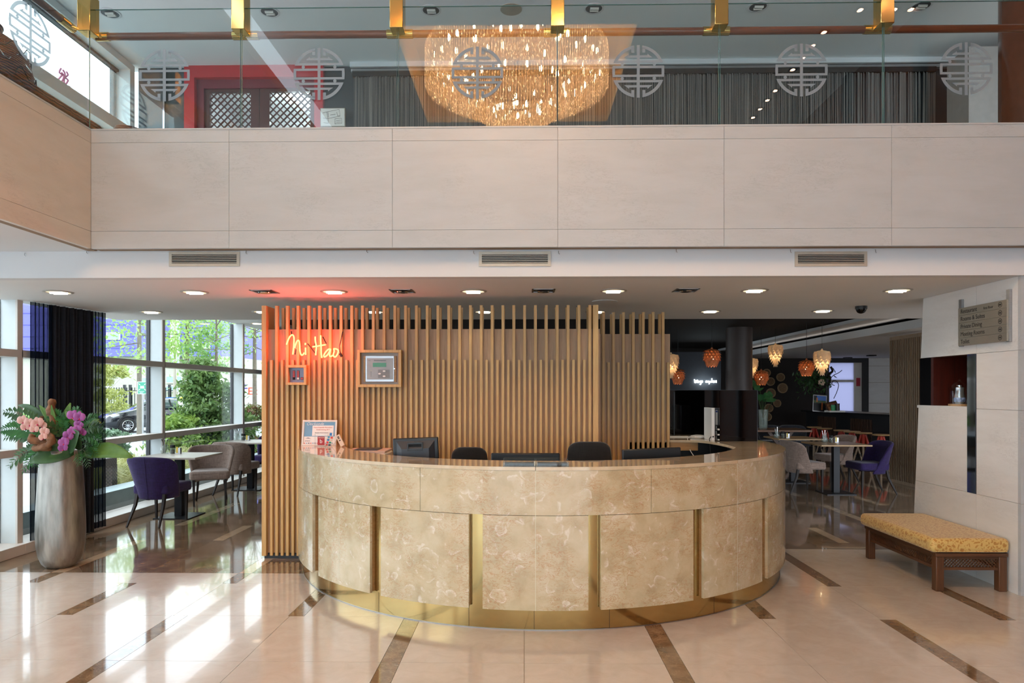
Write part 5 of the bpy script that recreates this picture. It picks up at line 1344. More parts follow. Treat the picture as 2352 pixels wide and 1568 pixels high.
# panel with white neon
a, b = at(1500, 900, 17.5), at(1656, 808, 17.5)
sobj('wall_neon_panel', MB().box(a.x, b.x, 17.5, 17.55, 0, b.z), mk('blue_grey_panel', c(48, 52, 60), .6))
M['neonw'] = emit('neon_white', (.85, .97, 1, 1), 9)
t = thing('white_neon_sign', "small white neon writing on the blue-grey panel at the back of the restaurant", 'neon sign', at(1620, 876, 17.4))
def n2(pts): return [at(1520+x*.15308, 780+y*.15308, 17.47) for x, y in pts]
for s in ([(490, 592), (494, 620), (496, 642), (505, 640)], [(512, 630), (522, 612), (512, 618), (514, 640), (526, 634)], [(534, 600), (538, 640), (545, 638)], [(556, 618), (548, 624), (560, 632), (550, 642)],
          [(586, 616), (574, 622), (576, 640), (588, 634), (588, 618), (588, 660), (578, 672), (572, 662)], [(606, 616), (598, 624), (602, 638), (612, 634), (610, 620), (604, 616)],
          [(674, 618), (662, 622), (662, 638), (672, 634), (676, 618), (678, 640)], [(686, 618), (688, 638), (694, 620), (700, 624), (702, 640)], [(708, 618), (712, 636), (722, 618), (716, 650), (706, 664)], [(728, 620), (732, 638), (738, 622), (742, 638), (748, 620)],
          [(752, 580), (756, 640), (760, 622), (768, 624), (770, 640)], [(776, 630), (786, 618), (778, 618), (778, 640), (790, 636)], [(794, 618), (796, 640), (798, 622), (808, 618)], [(810, 630), (820, 616), (810, 618), (812, 640), (824, 634)]):
    obj('neon_tube', MB().tube(smoothpath(n2(s), 3), .011, 6), M['neonw'], t)
lamp('neon_glow', 'POINT', (0, -.15, 0), 5, (.8, .95, 1), .15, parent=t)
# hanging lamps built of rows of curved scales
def scales_m(name, a, b, tr):
    q = N(name); p_ = q.bsdf(q.ramp(q.noise(q.coord((1, 1, 1), rnd=3), 20, 3), [(.3, a), (.7, b)]), .5)
    t_ = q.n('BsdfTranslucent'); t_.inputs[0].default_value = b; mx = q.n('MixShader'); mx.inputs[0].default_value = tr
    q.t.links.new(p_.outputs[0], mx.inputs[1]); q.t.links.new(t_.outputs[0], mx.inputs[2]); q.t.links.new(mx.outputs[0], q.out.inputs[0]); return q.m
M['scw'] = scales_m('cream_scale', c(226, 200, 168), c(246, 224, 190), .32); M['scb'] = scales_m('copper_scale', c(150, 84, 50), c(190, 118, 74), .06)
M['lampin'] = emit('lamp_bulb', (1, .74, .42, 1), 40)
def scale_lamp(px, py0, py1, wpx, Y, white, label, topz=2.82):
    pt_, pb = at(px, py0, Y), at(px, py1, Y); rad = wpx/2/F*Y; x, y = pt_.x, Y; zt_, zb_ = pt_.z, pb.z; H = zt_-zb_
    t = thing('pine_cone_lamp' if white else 'artichoke_lamp', label, 'pendant lamp', (x, y, zb_), group='cream cone pendants' if white else 'copper round pendants')
    rows = 9 if white else 6; mb = MB()
    for j in range(rows):
        v = j/(rows-1)
        if white: r0 = rad*(.80 if v < .2 else .70*(1-((v-.2)/.8)**1.5)+.10); zc = zt_-H*.86*v-.0; n = max(7, int(13-6*v))
        else: r0 = rad*(.42+.36*math.sin(math.pi*(.10+.66*v))) ; zc = zt_-H*.72*v-.0; n = 15 if j < rows-2 else 11
        L = H*(.20 if white else .26); w = max(2*math.pi*r0/n*1.18, rad*.30)
        for k in range(n):
            a_ = 2*math.pi*(k+.5*(j % 2))/n; ca, sa = math.cos(a_), math.sin(a_)
            flare = (.36 if white else (.95-.55*v))*L
            rws = []
            for i in range(4):
                s = i/3; rr = r0*(.93)+flare*s*(1 if (white or v < .8) else .1)-(0 if white else r0*.25*v*s); zz = zc-L*s*(1 if white else (.45+.75*v)); ww = w/2*(1, 1.0, .72, .06)[i]
                rws.append([Vector((x+rr*ca-sa*u*ww, y+rr*sa+ca*u*ww, zz)) for u in (-1, 0, 1)])
            mb.strip(rws)
    obj('scales', mb, M['scw'] if white else M['scb'], t, kind='stuff')
    obj('top_cap', MB().lathe([(rad*.75, zt_-.01), (rad*.4, zt_+.012), (.02, zt_+.02), (.012, zt_+.05)], x, y, 16), M['scw'] if white else M['scb'], t, smooth=True)
    obj('cable', MB().tube([(x, y, zt_+.04), (x, y, topz)], .0035, 6), M['cord'], t)
    obj('bulb', MB().lathe([(0, zb_+H*.35), (.03, zb_+H*.42), (.03, zb_+H*.5), (0, zb_+H*.6)], x, y, 12), M['lampin'], t, smooth=True)
    lamp('bulb_glow', 'POINT', (0, 0, H*.45), 7 if white else 5, (1, .70, .42), .03, parent=t)
scale_lamp(1541, 815, 866, 42, 12.9, True, 'glowing cream cone-shaped pendant partly hidden behind the shorter slatted screen')
scale_lamp(1557, 849, 882, 38, 13.8, False, 'copper round scaled pendant just right of the shorter slatted screen')
scale_lamp(1635, 804, 842, 47, 11.8, False, 'copper round scaled pendant left of the dark round column')
scale_lamp(1726, 824, 866, 34, 15.5, True, 'glowing cream cone-shaped pendant half hidden behind the dark round column')
scale_lamp(1748.5, 853, 884, 39, 13.6, False, 'copper round pendant right of the dark column, in front of the wall plates')
scale_lamp(1781, 793, 840, 38, 13.8, True, 'glowing cream cone-shaped pendant hanging highest, between column and window')
scale_lamp(1852.5, 829, 863, 42, 12.6, False, 'copper round scaled pendant touching the largest cream pendant', topz=2.82)
scale_lamp(1888, 807, 860, 43, 12.2, True, 'glowing cream cone-shaped pendant, the largest and rightmost of them')
# plates on the black wall
M['plate'] = mk('plate_basket', c(120, 92, 60), .6, var=.25, vs=30); M['platerim'] = mk('plate_rim', c(168, 142, 108), .5)
for i, (x, y, r, lab) in enumerate([(1761, 856, 9, 'highest, behind the copper lamp'), (1793, 866, 9.5, 'upper right one'), (1770, 876, 9.5, 'second from top in the left column'), (1797.5, 891, 11.5, 'largest, right of centre'), (1770.5, 902.5, 11, 'middle of the left column'), (1785, 926, 9, 'lower right one'), (1766, 937, 10, 'behind the green plant'), (1763, 957, 9.5, 'lowest, above the dark chairs')]):
    v = at(x, y, 19.95); rr = r/F*19.95
    t = thing('wall_plate', 'round woven plate on the black restaurant wall, '+lab, 'wall plate', v, group='round plates on the black wall')
    G = M4(FRONT, v)
    obj('disc', MB().lathe([(rr*.8, -.02), (rr*.8, .005), (0, .004)], 0, 0, 24).xf(G), M['plate'], t, smooth=True)
    obj('rim', MB().lathe([(rr*.8, -.03), (rr, -.03), (rr, .02), (rr*.86, .03), (rr*.8, .005)], 0, 0, 28).xf(G), M['platerim'], t, smooth=True)
# bar counter with panels
def barp(t_): return Vector((7.62+.42*t_, 18.6-4.2*t_, 0))
br = thing('bar_counter', 'long dark bar counter with slatted front behind the stools', 'bar', (8.1, 16.5, 0))
A_, B_ = barp(0), barp(1.1)
d = (B_-A_).normalized(); nn = Vector((d.y, -d.x, 0)); nn = nn if nn.x > 0 else -nn
def bq(u0, u1, o0, o1, z0, z1, nm, m):
    q0, q1 = A_+(B_-A_)*u0, A_+(B_-A_)*u1; P_ = [q0+nn*o0, q1+nn*o0, q1+nn*o1, q0+nn*o1]
    P2 = [(v.x, v.y) for v in P_]
    ar_ = sum(P2[i][0]*P2[(i+1) % 4][1]-P2[(i+1) % 4][0]*P2[i][1] for i in range(4))
    if ar_ < 0: P2 = P2[::-1]
    return obj(nm, MB().prism(P2, z0, z1), m, br)
bq(0, 1, 0, .7, 0, 1.02, 'body', M['blackp']); bq(-.01, 1.01, -.12, .72, 1.02, 1.06, 'worktop', M['iron'])
mslat = woodm('dark_bar_slat', c(46, 30, 22), c(82, 56, 40))
for g0 in (.14, .46, .80):
    for k in range(14):
        u = g0+k*.013; bq(u, u+.006, -.03, 0, .12, .92, 'slat', mslat)
# stools
M['stoolred'] = mk('red_stool_metal', c(186, 52, 34), .45)
for i, (x, y, Yv) in enumerate([(1870, 974, 16.9), (1894, 977, 16.3), (1933, 981, 15.5), (1957, 984, 15.0), (1983, 987, 14.5), (2024, 992.5, 13.9)]):
    v = atZ(x, y, .70); s = Yv/v.y; X_ = at(x, y, Yv).x; zs = at(x, y, Yv).z; zs = .70
    t = thing('bar_stool', 'wooden-seated bar stool with red legs, %s from the left at the dark bar' % ORD[i], 'bar stool', (X_, Yv, 0), group='bar stools')
    obj('seat', MB().lathe([(.0, zs-.03), (.16, zs-.028), (.17, zs-.01), (.165, zs), (0, zs+.002)], X_, Yv, 24), M['tablewood'], t, smooth=True)
    obj('collar', MB().cyl(X_, Yv, zs-.12, zs-.03, .03, 12), M['stoolred'], t)
    for k in range(4):
        a_ = math.pi/4+k*math.pi/2+.3; ca, sa = math.cos(a_), math.sin(a_)
        obj('leg_socket', MB().tube([(X_+.03*ca, Yv+.03*sa, zs-.05), (X_+.09*ca, Yv+.09*sa, zs-.26)], [.03, .028], 8), M['stoolred'], t)
        obj('leg', MB().tube([(X_+.085*ca, Yv+.085*sa, zs-.25), (X_+.21*ca, Yv+.21*sa, 0)], [.02, .015], 8), M['slatg'], t)
    obj('foot_ring', MB().tube([(X_+.15*math.cos(k*.5236), Yv+.15*math.sin(k*.5236), .22) for k in range(13)], .006, 6, caps=False), M['iron'], t)
# things on the bar
ZB = 1.062
v = Vector((7.72, 17.3, ZB))
t = thing('poster_frame', 'tilted framed drinks poster with blue sky on the bar, beside the flowers', 'poster', v, local=True); t.rotation_euler = (0, 0, R(-8))
pv = at(1882, 917, 17.0); t.location = (pv.x, 17.0, ZB)
ln = Matrix.Rotation(R(-10), 4, 'X') @ Matrix.Rotation(R(5), 4, 'Y')
obj('frame', MB().box(-.16, .16, 0, .015, 0, .02).box(-.16, .16, 0, .015, .40, .42).box(-.16, -.145, 0, .015, .02, .4).box(.145, .16, 0, .015, .02, .4).xf(ln), M['metal'], t)
obj('print', MB().box(-.145, .145, .006, .01, .02, .40).xf(ln), mk('poster_dark', c(26, 30, 34), .3), t)
obj('sky_field', MB().box(-.07, .145, .004, .0065, .28, .40).xf(ln), mk('poster_blue', c(60, 110, 190), .4), t)
obj('treeline', MB().box(-.145, .145, .003, .006, .22, .285).xf(ln), mk('poster_green', c(70, 90, 50), .4), t)
obj('glass_motif', MB().box(-.08, -.05, .002, .005, .24, .35).box(.04, .075, .002, .005, .05, .24).xf(ln), mk('poster_amber', c(190, 110, 60), .4), t)
for dx, col, nm, lab in ((.16, c(40, 150, 90), 'green_tin', 'small green tin in front of the tilted poster on the bar'), (.26, c(40, 34, 34), 'dark_canister', 'dark canister next to the green tin on the bar')):
    x_ = pv.x+dx; t = thing(nm, lab, 'tin', (x_, 16.6, ZB)); m_ = mk(nm, col, .4)
    obj('body', MB().cyl(x_, 16.6, ZB, ZB+.14+dx*.2, .05, 16), m_, t, smooth=True); obj('lid', MB().cyl(x_, 16.6, ZB+.14+dx*.2, ZB+.16+dx*.2, .052, 16), M['blackp'], t, smooth=True)
pv = at(1918, 927, 16.6)
t = thing('tilted_menu_box', 'dark sloping display box with picture on a white base on the bar', 'display box', (pv.x, 16.6, ZB))
obj('base', MB().box(pv.x-.17, pv.x+.2, 16.5, 16.8, ZB, ZB+.04), M['whitep'], t)
mm = MB().box(-.16, .13, 0, .02, 0, .24).xf(Matrix.Translation((pv.x-.0, 16.6, ZB+.04)) @ Matrix.Rotation(R(-22), 4, 'X') @ Matrix.Rotation(R(-14), 4, 'Y'))
obj('display', mm, M['walnut'], t)
mm = MB().box(-.13, .09, -.004, .0, .03, .19).xf(Matrix.Translation((pv.x-.0, 16.6, ZB+.04)) @ Matrix.Rotation(R(-22), 4, 'X') @ Matrix.Rotation(R(-14), 4, 'Y'))
obj('picture', mm, mk('picture_print', c(140, 90, 56), .5, var=.7, vs=20), t)
# flower branch arrangement on bar
fb = thing('branch_arrangement', 'large dark bouquet of branches with one cream blossom on the bar by the window', 'flower arrangement', (8.0, 17.4, ZB))
def bp(px, py, Y=17.4): return at(px, py, Y)
obj('vase', MB().lathe([(.07, ZB), (.10, ZB+.1), (.09, ZB+.25), (.06, ZB+.34)], bp(1880, 900).x, 17.4, 20), M['iron'], fb, smooth=True)
random.seed(5)
M['twig'] = mk('twig', c(44, 32, 28), .8)
for k in range(12):
    b0 = bp(1885, 895); 
    e0 = bp(random.choice([random.uniform(1835, 1890), random.uniform(1900, 1925)]), random.uniform(845, 890), 17.4+random.uniform(-.2, .3))
    mdp = b0.lerp(e0, .5)+Vector((random.uniform(-.15, .15), 0, random.uniform(-.0, .15)))
    obj('branch', MB().tube(smoothpath([b0, mdp, e0]), [.014-.0009*i for i in range(13)], 5), M['twig'], fb)
for s in ([(1903, 885), (1907, 868), (1903, 860), (1912, 852), (1908, 842)], [(1905, 872), (1914, 862), (1926, 856), (1934, 850)], [(1915, 915), (1922, 900), (1926, 885), (1922, 876), (1914, 874), (1911, 882), (1917, 885)]):
    obj('driftwood' if s[0][0] < 1910 else 'curled_twig', MB().tube(smoothpath([bp(x, y) for x, y in s]), .03 if s[0] == (1903, 885) else .009, 6), M['twig'], fb)
mb = MB()
for k in range(420):
    pc = bp(random.gauss(1868, 18), random.gauss(872, 13), 17.4+random.uniform(-.25, .25))
    a_ = Vector((random.gauss(0, 1), random.gauss(0, 1), random.gauss(0, 1))).normalized(); b_ = a_.cross(Vector((.3, .5, .8))).normalized()*.02; a_ = a_*.06
    i = len(mb.v); mb.v += [tuple(pc-a_), tuple(pc+b_), tuple(pc+a_), tuple(pc-b_)]; mb.f.append((i, i+1, i+2, i+3))
obj('foliage', mb, M['leafd'], fb, kind='stuff')
bc = bp(1886, 878, 17.2); mb = MB()
for k in range(7):
    a_ = k*2*math.pi/7; dd = Vector((math.cos(a_), -.3, math.sin(a_))); sd = Vector((-math.sin(a_), 0, math.cos(a_)))
    mb.strip([[bc+dd*(.02+.07*i/3)*1.0-sd*w, bc+dd*(.02+.07*i/3), bc+dd*(.02+.07*i/3)+sd*w] for i, w in enumerate((.01, .03, .032, .01))])
obj('blossom', mb, leafm('cream_petal', c(220, 190, 160), c(240, 214, 186), .3), fb, smooth='all')
# long wooden table with plant vase and dark chairs behind
lt = thing('long_table', 'long wooden trestle table seen between the desk and the wall plates', 'table', (4.6, 14.7, 0))
obj('table_top', MB().box(3.4, 5.95, 14.2, 15.1, .72, .765), woodm('trestle_wood', c(104, 70, 44), c(142, 100, 66), .4, axis='x'), lt, bev=.006)
for x in (3.9, 5.4):
    obj('leg', MB().tube([(x-.3, 14.5, 0), (x+.25, 14.5, .72)], .045, 4), M['walnut'], lt); obj('leg', MB().tube([(x+.3, 14.5, 0), (x-.25, 14.5, .72)], .045, 4), M['walnut'], lt)
p = at(1753, 975, 14.5)
t = thing('plant_vase', 'clear glass vase with big green leaves standing on the long table', 'vase', (p.x, 14.5, .765))
obj('vase', MB().lathe([(.07, .765), (.085, .8), (.105, 1.18), (.10, 1.18), (.08, .8)], p.x, 14.5, 20), M['jarg'], t, smooth=True)
random.seed(9)
for k in range(10):
    b0 = Vector((p.x, 14.5, 1.0)); e0 = Vector((p.x+random.uniform(-.2, .32), 14.5+random.uniform(-.2, .2), random.uniform(1.35, 1.75)))
    obj('stem', MB().tube([b0, e0], .006, 5), M['stem'], t)
    leaf(e0-(e0-b0)*.1, e0+Vector((random.uniform(-.16, .22), -.05, random.uniform(-.05, .12))), .16, .04, M['fern'], par=t)
M['navyc'] = fabricm('dark_chair_fabric', c(24, 28, 36), c(44, 48, 58))
dc = dining_chair(M['navyc'], 'dark blue-grey chair at the far side of the long table, leftmost of three'); place(dc, True, (4.95, 15.35, 0), 180, 'dark blue-grey chair at the far side of the long table, leftmost of three', 'dark chairs at the long table')
dc['category'] = 'chair'
for k in (1, 2): dup(dc, (4.95+.55*k, 15.35+.0*k, 0), R(180), 'dark blue-grey chair at the far side of the long table, %s of three' % ('middle', 'rightmost')[k-1])
# dark slots on the dropped ceiling
for i, (x, y) in enumerate([(1947, 820.5), (2001.5, 815)]):
    v = atZ(x, y, 2.53)
    tag(obj('slot_light', MB().box(v.x-.09, v.x+.09, v.y-.09, v.y+.09, 2.50, 2.53), M['black']), 'small black ceiling fitting in the restaurant, '+('nearer the window' if i == 0 else 'nearer the grey slats'), 'ceiling light')
area('restaurant_cove_light', (6.1, 14.5, 2.70), (0, R(60), 0), .1, 9, 2.5, (1, .86, .74))
lamp('restaurant_spot', 'SPOT', (8.8, 17.5, 2.48), 40, (1, .84, .7), .1, R(130), .8)
lamp('restaurant_spot', 'SPOT', (8.6, 13.5, 2.48), 30, (1, .84, .7), .1, R(130), .8)

# ================================================================ OUTSIDE
sobj('ground', MB().box(-80, -5.16, -20, 90, -.5, -.15), M['asphalt'])
sobj('ground_bed', MB().box(-9.5, -5.16, 4, 22, -.16, -.12), M['gravel'])
sobj('ledge_outside', MB().box(-5.5, -5.18, 2, 22, -.15, .30), mk('ledge_concrete', c(170, 186, 190), .7))
sobj('ground_lawn', MB().box(-40, -9.6, 34, 60, -.15, -.10), mk('lawn', c(110, 150, 70), .9, var=.2))
def foliage(name, label, cat, cx, cy, z0, z1, rx, ry, n, size, mat, trunk=None, group=None, shape='ball', seed=1, lean=0):
    rng = np.random.default_rng(seed)
    t = thing(name, label, cat, (cx, cy, -.15), group=group)
    k = max(10, n//60)
    cz = rng.random(k); 
    if shape == 'cone': rr = (1-cz)**.7*.95+.05
    elif shape == 'tree': rr = np.sin(np.pi*np.clip(cz*.85+.12, 0, 1))**.6
    else: rr = np.sin(np.pi*np.clip(cz*.9+.07, 0, 1))**.5
    th = rng.random(k)*2*np.pi; q_ = np.sqrt(rng.random(k))*.88+.1
    C0 = np.stack([cx+rx*rr*q_*np.cos(th), cy+ry*rr*q_*np.sin(th), z0+(z1-z0)*cz], 1)
    idx = rng.integers(0, k, n); sp = min(rx, z1-z0)*(.13 if shape != 'tree' else .16)
    P_ = C0[idx]+rng.normal(0, 1, (n, 3))*np.array([sp*1.3, sp*1.3, sp*.65])
    a_ = rng.normal(0, 1, (n, 3)); a_ /= np.linalg.norm(a_, axis=1)[:, None]; b_ = np.cross(a_, rng.normal(0, 1, (n, 3))); b_ /= np.linalg.norm(b_, axis=1)[:, None]
    s_ = size*(.6+.8*rng.random((n, 1))); a_ = a_*s_; b_ = b_*s_*.42
    V = np.stack([P_-a_, P_+b_, P_+a_, P_-b_], 1).reshape(-1, 3)
    mb = MB(); mb.v = [tuple(v) for v in V]; mb.f = [(4*i, 4*i+1, 4*i+2, 4*i+3) for i in range(n)]
    obj('leaves', mb, mat, t, kind='stuff')
    if trunk:
        obj('trunk', MB().tube([(cx+lean, cy, -.15), (cx+lean*.5, cy, (z0+z1)*.4), (cx, cy, z0+(z1-z0)*.8)], [trunk, trunk*.8, trunk*.2], 8), M['bark'], t)
        for j in range(0, k, max(1, k//12)):
            obj('branch', MB().tube([(cx, cy, z0+(z1-z0)*.15+(C0[j][2]-z0)*.5), tuple(C0[j])], [trunk*.3, trunk*.08], 5), M['bark'], t)
    return t
M['bark'] = mk('bark', c(110, 100, 86), .9, var=.2)
gl = leafm('spring_leaf', c(130, 166, 84), c(180, 208, 120), .5); gd = leafm('conifer_leaf', c(78, 116, 66), c(142, 168, 96), .4); gy = leafm('bamboo_leaf', c(150, 160, 84), c(190, 190, 120), .45)
gb = leafm('blue_pine', c(100, 130, 104), c(150, 176, 148), .3); gr_ = leafm('reddish_leaf', c(120, 60, 56), c(110, 140, 70), .35)
def ox(px, Y): return at(px, 900, Y).x
foliage('leafy_tree', 'light green leafy tree in front of the blue building, left window', 'tree', ox(320, 27), 27, 2.6, 6.6, 2.4, 2.2, 2900, .085, gl, .10, 'trees outside', 'tree', 1)
foliage('leafy_tree', 'light green leafy tree in front of the blue building, middle window', 'tree', ox(430, 29), 29, 2.9, 6.9, 2.6, 2.2, 2500, .085, gl, .10, 'trees outside', 'tree', 2)
foliage('leafy_tree', 'darker slender tree against the white sky, right part of the middle window', 'tree', ox(497, 24), 24, 2.0, 5.6, 1.0, 1.0, 1500, .08, leafm('mid_leaf', c(84, 130, 60), c(130, 166, 90), .4), .06, 'trees outside', 'tree', 3)
foliage('leafy_tree', 'light green tree crown in the narrow far window pane', 'tree', ox(585, 30), 30, 2.6, 6.6, 1.6, 1.8, 1000, .085, gl, .10, 'trees outside', 'tree', 4)
foliage('bamboo_bush', 'tall yellowish bamboo bush behind the parked car, left', 'bush', ox(252, 33), 33, .0, 3.0, .95, .7, 3000, .09, gy, .02, None, 'ball', 5)
foliage('conifer_bush', 'big feathery green conifer filling the middle window', 'bush', ox(462, 13.8), 13.8, -.1, 2.15, .72, .6, 9000, .055, gd, .05, 'conifer bushes outside', 'cone', 6)
foliage('conifer_bush', 'lower green conifer left in the middle window, yellow tips', 'bush', ox(412, 13.2), 13.2, -.1, 1.05, .52, .5, 5000, .05, leafm('yew_leaf', c(96, 136, 60), c(160, 184, 90), .4), .03, 'conifer bushes outside', 'ball', 7)
foliage('conifer_bush', 'green conifer right in the middle window next to the fin', 'bush', ox(512, 14.5), 14.5, -.1, 1.7, .6, .5, 6000, .055, gd, .04, 'conifer bushes outside', 'ball', 8)
foliage('reddish_shrub', 'dark green shrub with reddish leaves in the narrow far window pane', 'bush', ox(578, 17.5), 17.5, -.1, 1.15, .5, .5, 3200, .05, gr_, .03, None, 'ball', 9)
foliage('small_pine', 'small bluish pine by the car bumper, left of two', 'bush', ox(250, 12.6), 12.6, -.1, .82, .36, .3, 1800, .05, gb, .02, 'small blue pines', 'ball', 10)
foliage('small_pine', 'small bluish pine below the car wheel, right of two', 'bush', ox(287, 12.9), 12.9, -.1, .78, .16, .2, 800, .05, gb, .02, 'small blue pines', 'cone', 11)
# grasses
M['grass'] = leafm('ornamental_grass', c(150, 160, 90), c(214, 208, 150), .4)
for i, (x, y, lab) in enumerate([(-5.95, 9.5, 'nearest the wicker table'), (-5.85, 10.2, 'second from the wicker table'), (-5.9, 11.0, 'behind the taupe chair'), (-5.9, 12.1, 'farthest along the window'), (-6.3, 10.6, 'farther from the glass')]):
    random.seed(20+i); mb = MB()
    for k in range(420):
        a_ = random.uniform(0, 6.283); r_ = random.uniform(.15, .55); h = random.uniform(.35, .72)
        p0 = Vector((x+.1*math.cos(a_), y+.1*math.sin(a_), -.12)); p1 = p0+Vector((r_*.35*math.cos(a_), r_*.35*math.sin(a_), h)); p2 = p0+Vector((r_*math.cos(a_), r_*math.sin(a_), h*.85))
        sd = Vector((-math.sin(a_), math.cos(a_), 0))*.005; j = len(mb.v)
        mb.v += [tuple(p0-sd), tuple(p0+sd), tuple(p1+sd), tuple(p1-sd), tuple(p2)]; mb.f += [(j, j+1, j+2, j+3), (j+3, j+2, j+4)]
    tag(obj('ornamental_grass', mb, M['grass']), 'clump of pale ornamental grass outside the window, '+lab, 'grass', 'clumps of ornamental grass'); 
# wicker table outside
q = N('wicker_grey'); ck = q.n('TexChecker'); q.set(ck.inputs['Vector'], q.coord((1, 1, 1))); ck.inputs['Scale'].default_value = 42; ck.inputs['Color1'].default_value = c(96, 84, 76); ck.inputs['Color2'].default_value = c(56, 48, 44)
q.bsdf(ck.outputs['Color'], .5); q.bump(ck.outputs['Fac'], .5, .01); M['wickerg'] = q.m
t = thing('wicker_lounge_table', 'grey-brown woven garden table outside behind the dark curtain', 'garden table', (-6.0, 8.6, -.12))
obj('top', MB().box(-6.6, -5.6, 8.2, 9.3, .56, .66), M['wickerg'], t, bev=.01)
for x in (-6.6, -5.72):
    for y in (8.2, 9.18): obj('leg', MB().box(x, x+.12, y, y+.12, -.12, .56), M['wickerg'], t)
# building
blue = mk('blue_cladding', c(104, 102, 204), .5, var=.03)
bd = thing('blue_building', 'large blue-violet clad building with white windows across the car park', 'building', (-33, 52, 0))
obj('upper_wall', MB().box(-60, ox(493, 52), 52, 62, 4.3, 9.6), blue, bd)
for k in range(5): obj('cladding_joint', MB().box(-60, ox(493, 52), 51.97, 52, 4.9+k*.9, 4.94+k*.9), mk('joint_blue', c(70, 68, 160)), bd)
obj('ground_wall', MB().box(-60, ox(520, 52), 52.4, 61, -.15, 4.3), mk('grey_render', c(184, 180, 172), .8), bd)
obj('stair_strip', MB().box(ox(391, 51.9), ox(412, 51.9), 51.9, 52, 4.3, 9.6), M['paper'], bd)
def bwin(p0, p1, y0, y1, Y=51.85):
    a_, b_ = at(p0, y1, Y), at(p1, y0, Y); w_ = obj('window', MB().box(a_.x, b_.x, Y, Y+.1, a_.z, b_.z), M['paper'], bd)
    dx = (b_.x-a_.x)*.06
    obj('pane', MB().box(a_.x+dx, b_.x-dx, Y-.03, Y, a_.z+dx, b_.z-dx), mk('far_pane', c(150, 170, 176), .2), w_)
for p in ((245, 256, 716, 726), (244, 275, 763, 780), (395, 411, 745, 790), (394, 411, 812, 835), (380, 418, 862, 880), (380, 418, 884, 900), (326, 345, 866, 880), (438, 482, 790, 800), (500, 530, 870, 888)): bwin(*p, 51.85 if p[2] < 840 else 52.2)
mos = [mk('mosaic_%d' % k, cc, .5) for k, cc in enumerate([c(206, 200, 190), c(170, 160, 150), c(140, 140, 190), c(196, 180, 170)])]
random.seed(3)
for i in range(16):
    for j in range(5):
        a_ = at(420+i*4.4, 844-j*4.1, 51.9); s_ = .13
        if random.random() < .85: obj('facade_tile', MB().box(a_.x, a_.x+s_*.95, 51.86, 51.95, a_.z, a_.z+s_*.85), random.choice(mos), bd)
# fence
fe = thing('metal_fence', 'black vertical-bar metal fence behind the parked car', 'fence', (ox(330, 40), 40, -.15))
x = ox(238, 40); k = 0
while x < ox(400, 40):
    obj('bar', MB().box(x-.02, x+.02, 39.98, 40.02, -.15, 1.82), M['blackp'], fe); x += .155; k += 1
for z in (.2, 1.6): obj('rail', MB().box(ox(238, 40), ox(400, 40), 39.97, 40.03, z, z+.05), M['blackp'], fe)
for px in (287, 300, 390): obj('post', MB().box(ox(px, 40)-.06, ox(px, 40)+.06, 39.9, 40.05, -.15, 1.98), M['blackp'], fe)
# assembly point sign
Y_ = 22
a_, b_ = at(315.5, 905, Y_), at(338, 876, Y_)
t = thing('assembly_point_sign', 'green and white assembly point sign behind the car', 'sign', ((a_.x+b_.x)/2, Y_, -.15))
obj('board', MB().box(a_.x, b_.x, Y_, Y_+.02, a_.z, b_.z), M['paper'], t)
e_ = .018; obj('green_field', MB().box(a_.x+e_, b_.x-e_, Y_-.004, Y_, a_.z+e_, b_.z-e_), mk('sign_green', c(30, 140, 110), .5), t)
obj('post', MB().tube([((a_.x+b_.x)/2, Y_+.04, -.15), ((a_.x+b_.x)/2, Y_+.04, b_.z)], .025, 8), M['metal'], t)
cx_, cz_ = (a_.x+b_.x)/2, (a_.z+b_.z)/2+.03
text('verzamel-', .048, M4(FRONT, Vector((a_.x+.045, Y_-.006, a_.z+.075))), M['paper'], t); text('plaats', .048, M4(FRONT, Vector((a_.x+.085, Y_-.006, a_.z+.033))), M['paper'], t)
for dx, w_ in ((-.045, .02), (0, .026), (.045, .02)):
    obj('figure', MB().box(cx_+dx-w_, cx_+dx+w_, Y_-.008, Y_-.004, cz_-.045, cz_+.01), M['paper'], t); obj('figure_head', MB().lathe([(.014, 0), (.014, .004)], 0, 0, 10, caps=True).xf(M4(FRONT, Vector((cx_+dx, Y_-.004, cz_+.027)))), M['paper'], t)
for sx in (-1, 1):
    for sz in (-1, 1):
        obj('arrow', MB().prism([(0, 0), (.04, .012), (.028, .02), (.06, .052), (.052, .06), (.02, .028), (.012, .04)], 0, .003).xf(M4(FRONT, Vector((cx_+sx*.065, Y_-.004, cz_+sz*.06))) @ Matrix.Scale(sx, 4, (1, 0, 0)) @ Matrix.Scale(sz, 4, (0, 1, 0)) @ Matrix.Translation((0, 0, 0))), M['paper'], t)
# number totem
Y_ = 24; a_, b_ = at(409, 925, Y_), at(430, 873, Y_)
t = thing('number_totem', 'white address totem with black number strip and coloured name plates', 'sign', ((a_.x+b_.x)/2, Y_, -.15))
obj('board', MB().box(a_.x, b_.x, Y_, Y_+.08, -.15, b_.z), M['paper'], t)
obj('number_strip', MB().box(a_.x+.02, b_.x-.02, Y_-.005, Y_, b_.z-.13, b_.z-.05), M['black'], t)
text('6-12', .075, M4(FRONT, Vector((a_.x+.06, Y_-.007, b_.z-.118))), M['paper'], t)
for k, cc in enumerate([c(110, 60, 170), c(220, 214, 60), c(226, 218, 60), c(220, 214, 70)]):
    obj('name_plate', MB().box(a_.x+.07, b_.x-.07, Y_-.005, Y_, b_.z-.24-.14*k, b_.z-.17-.14*k), mk('name_plate_%d' % k, cc, .5), t)
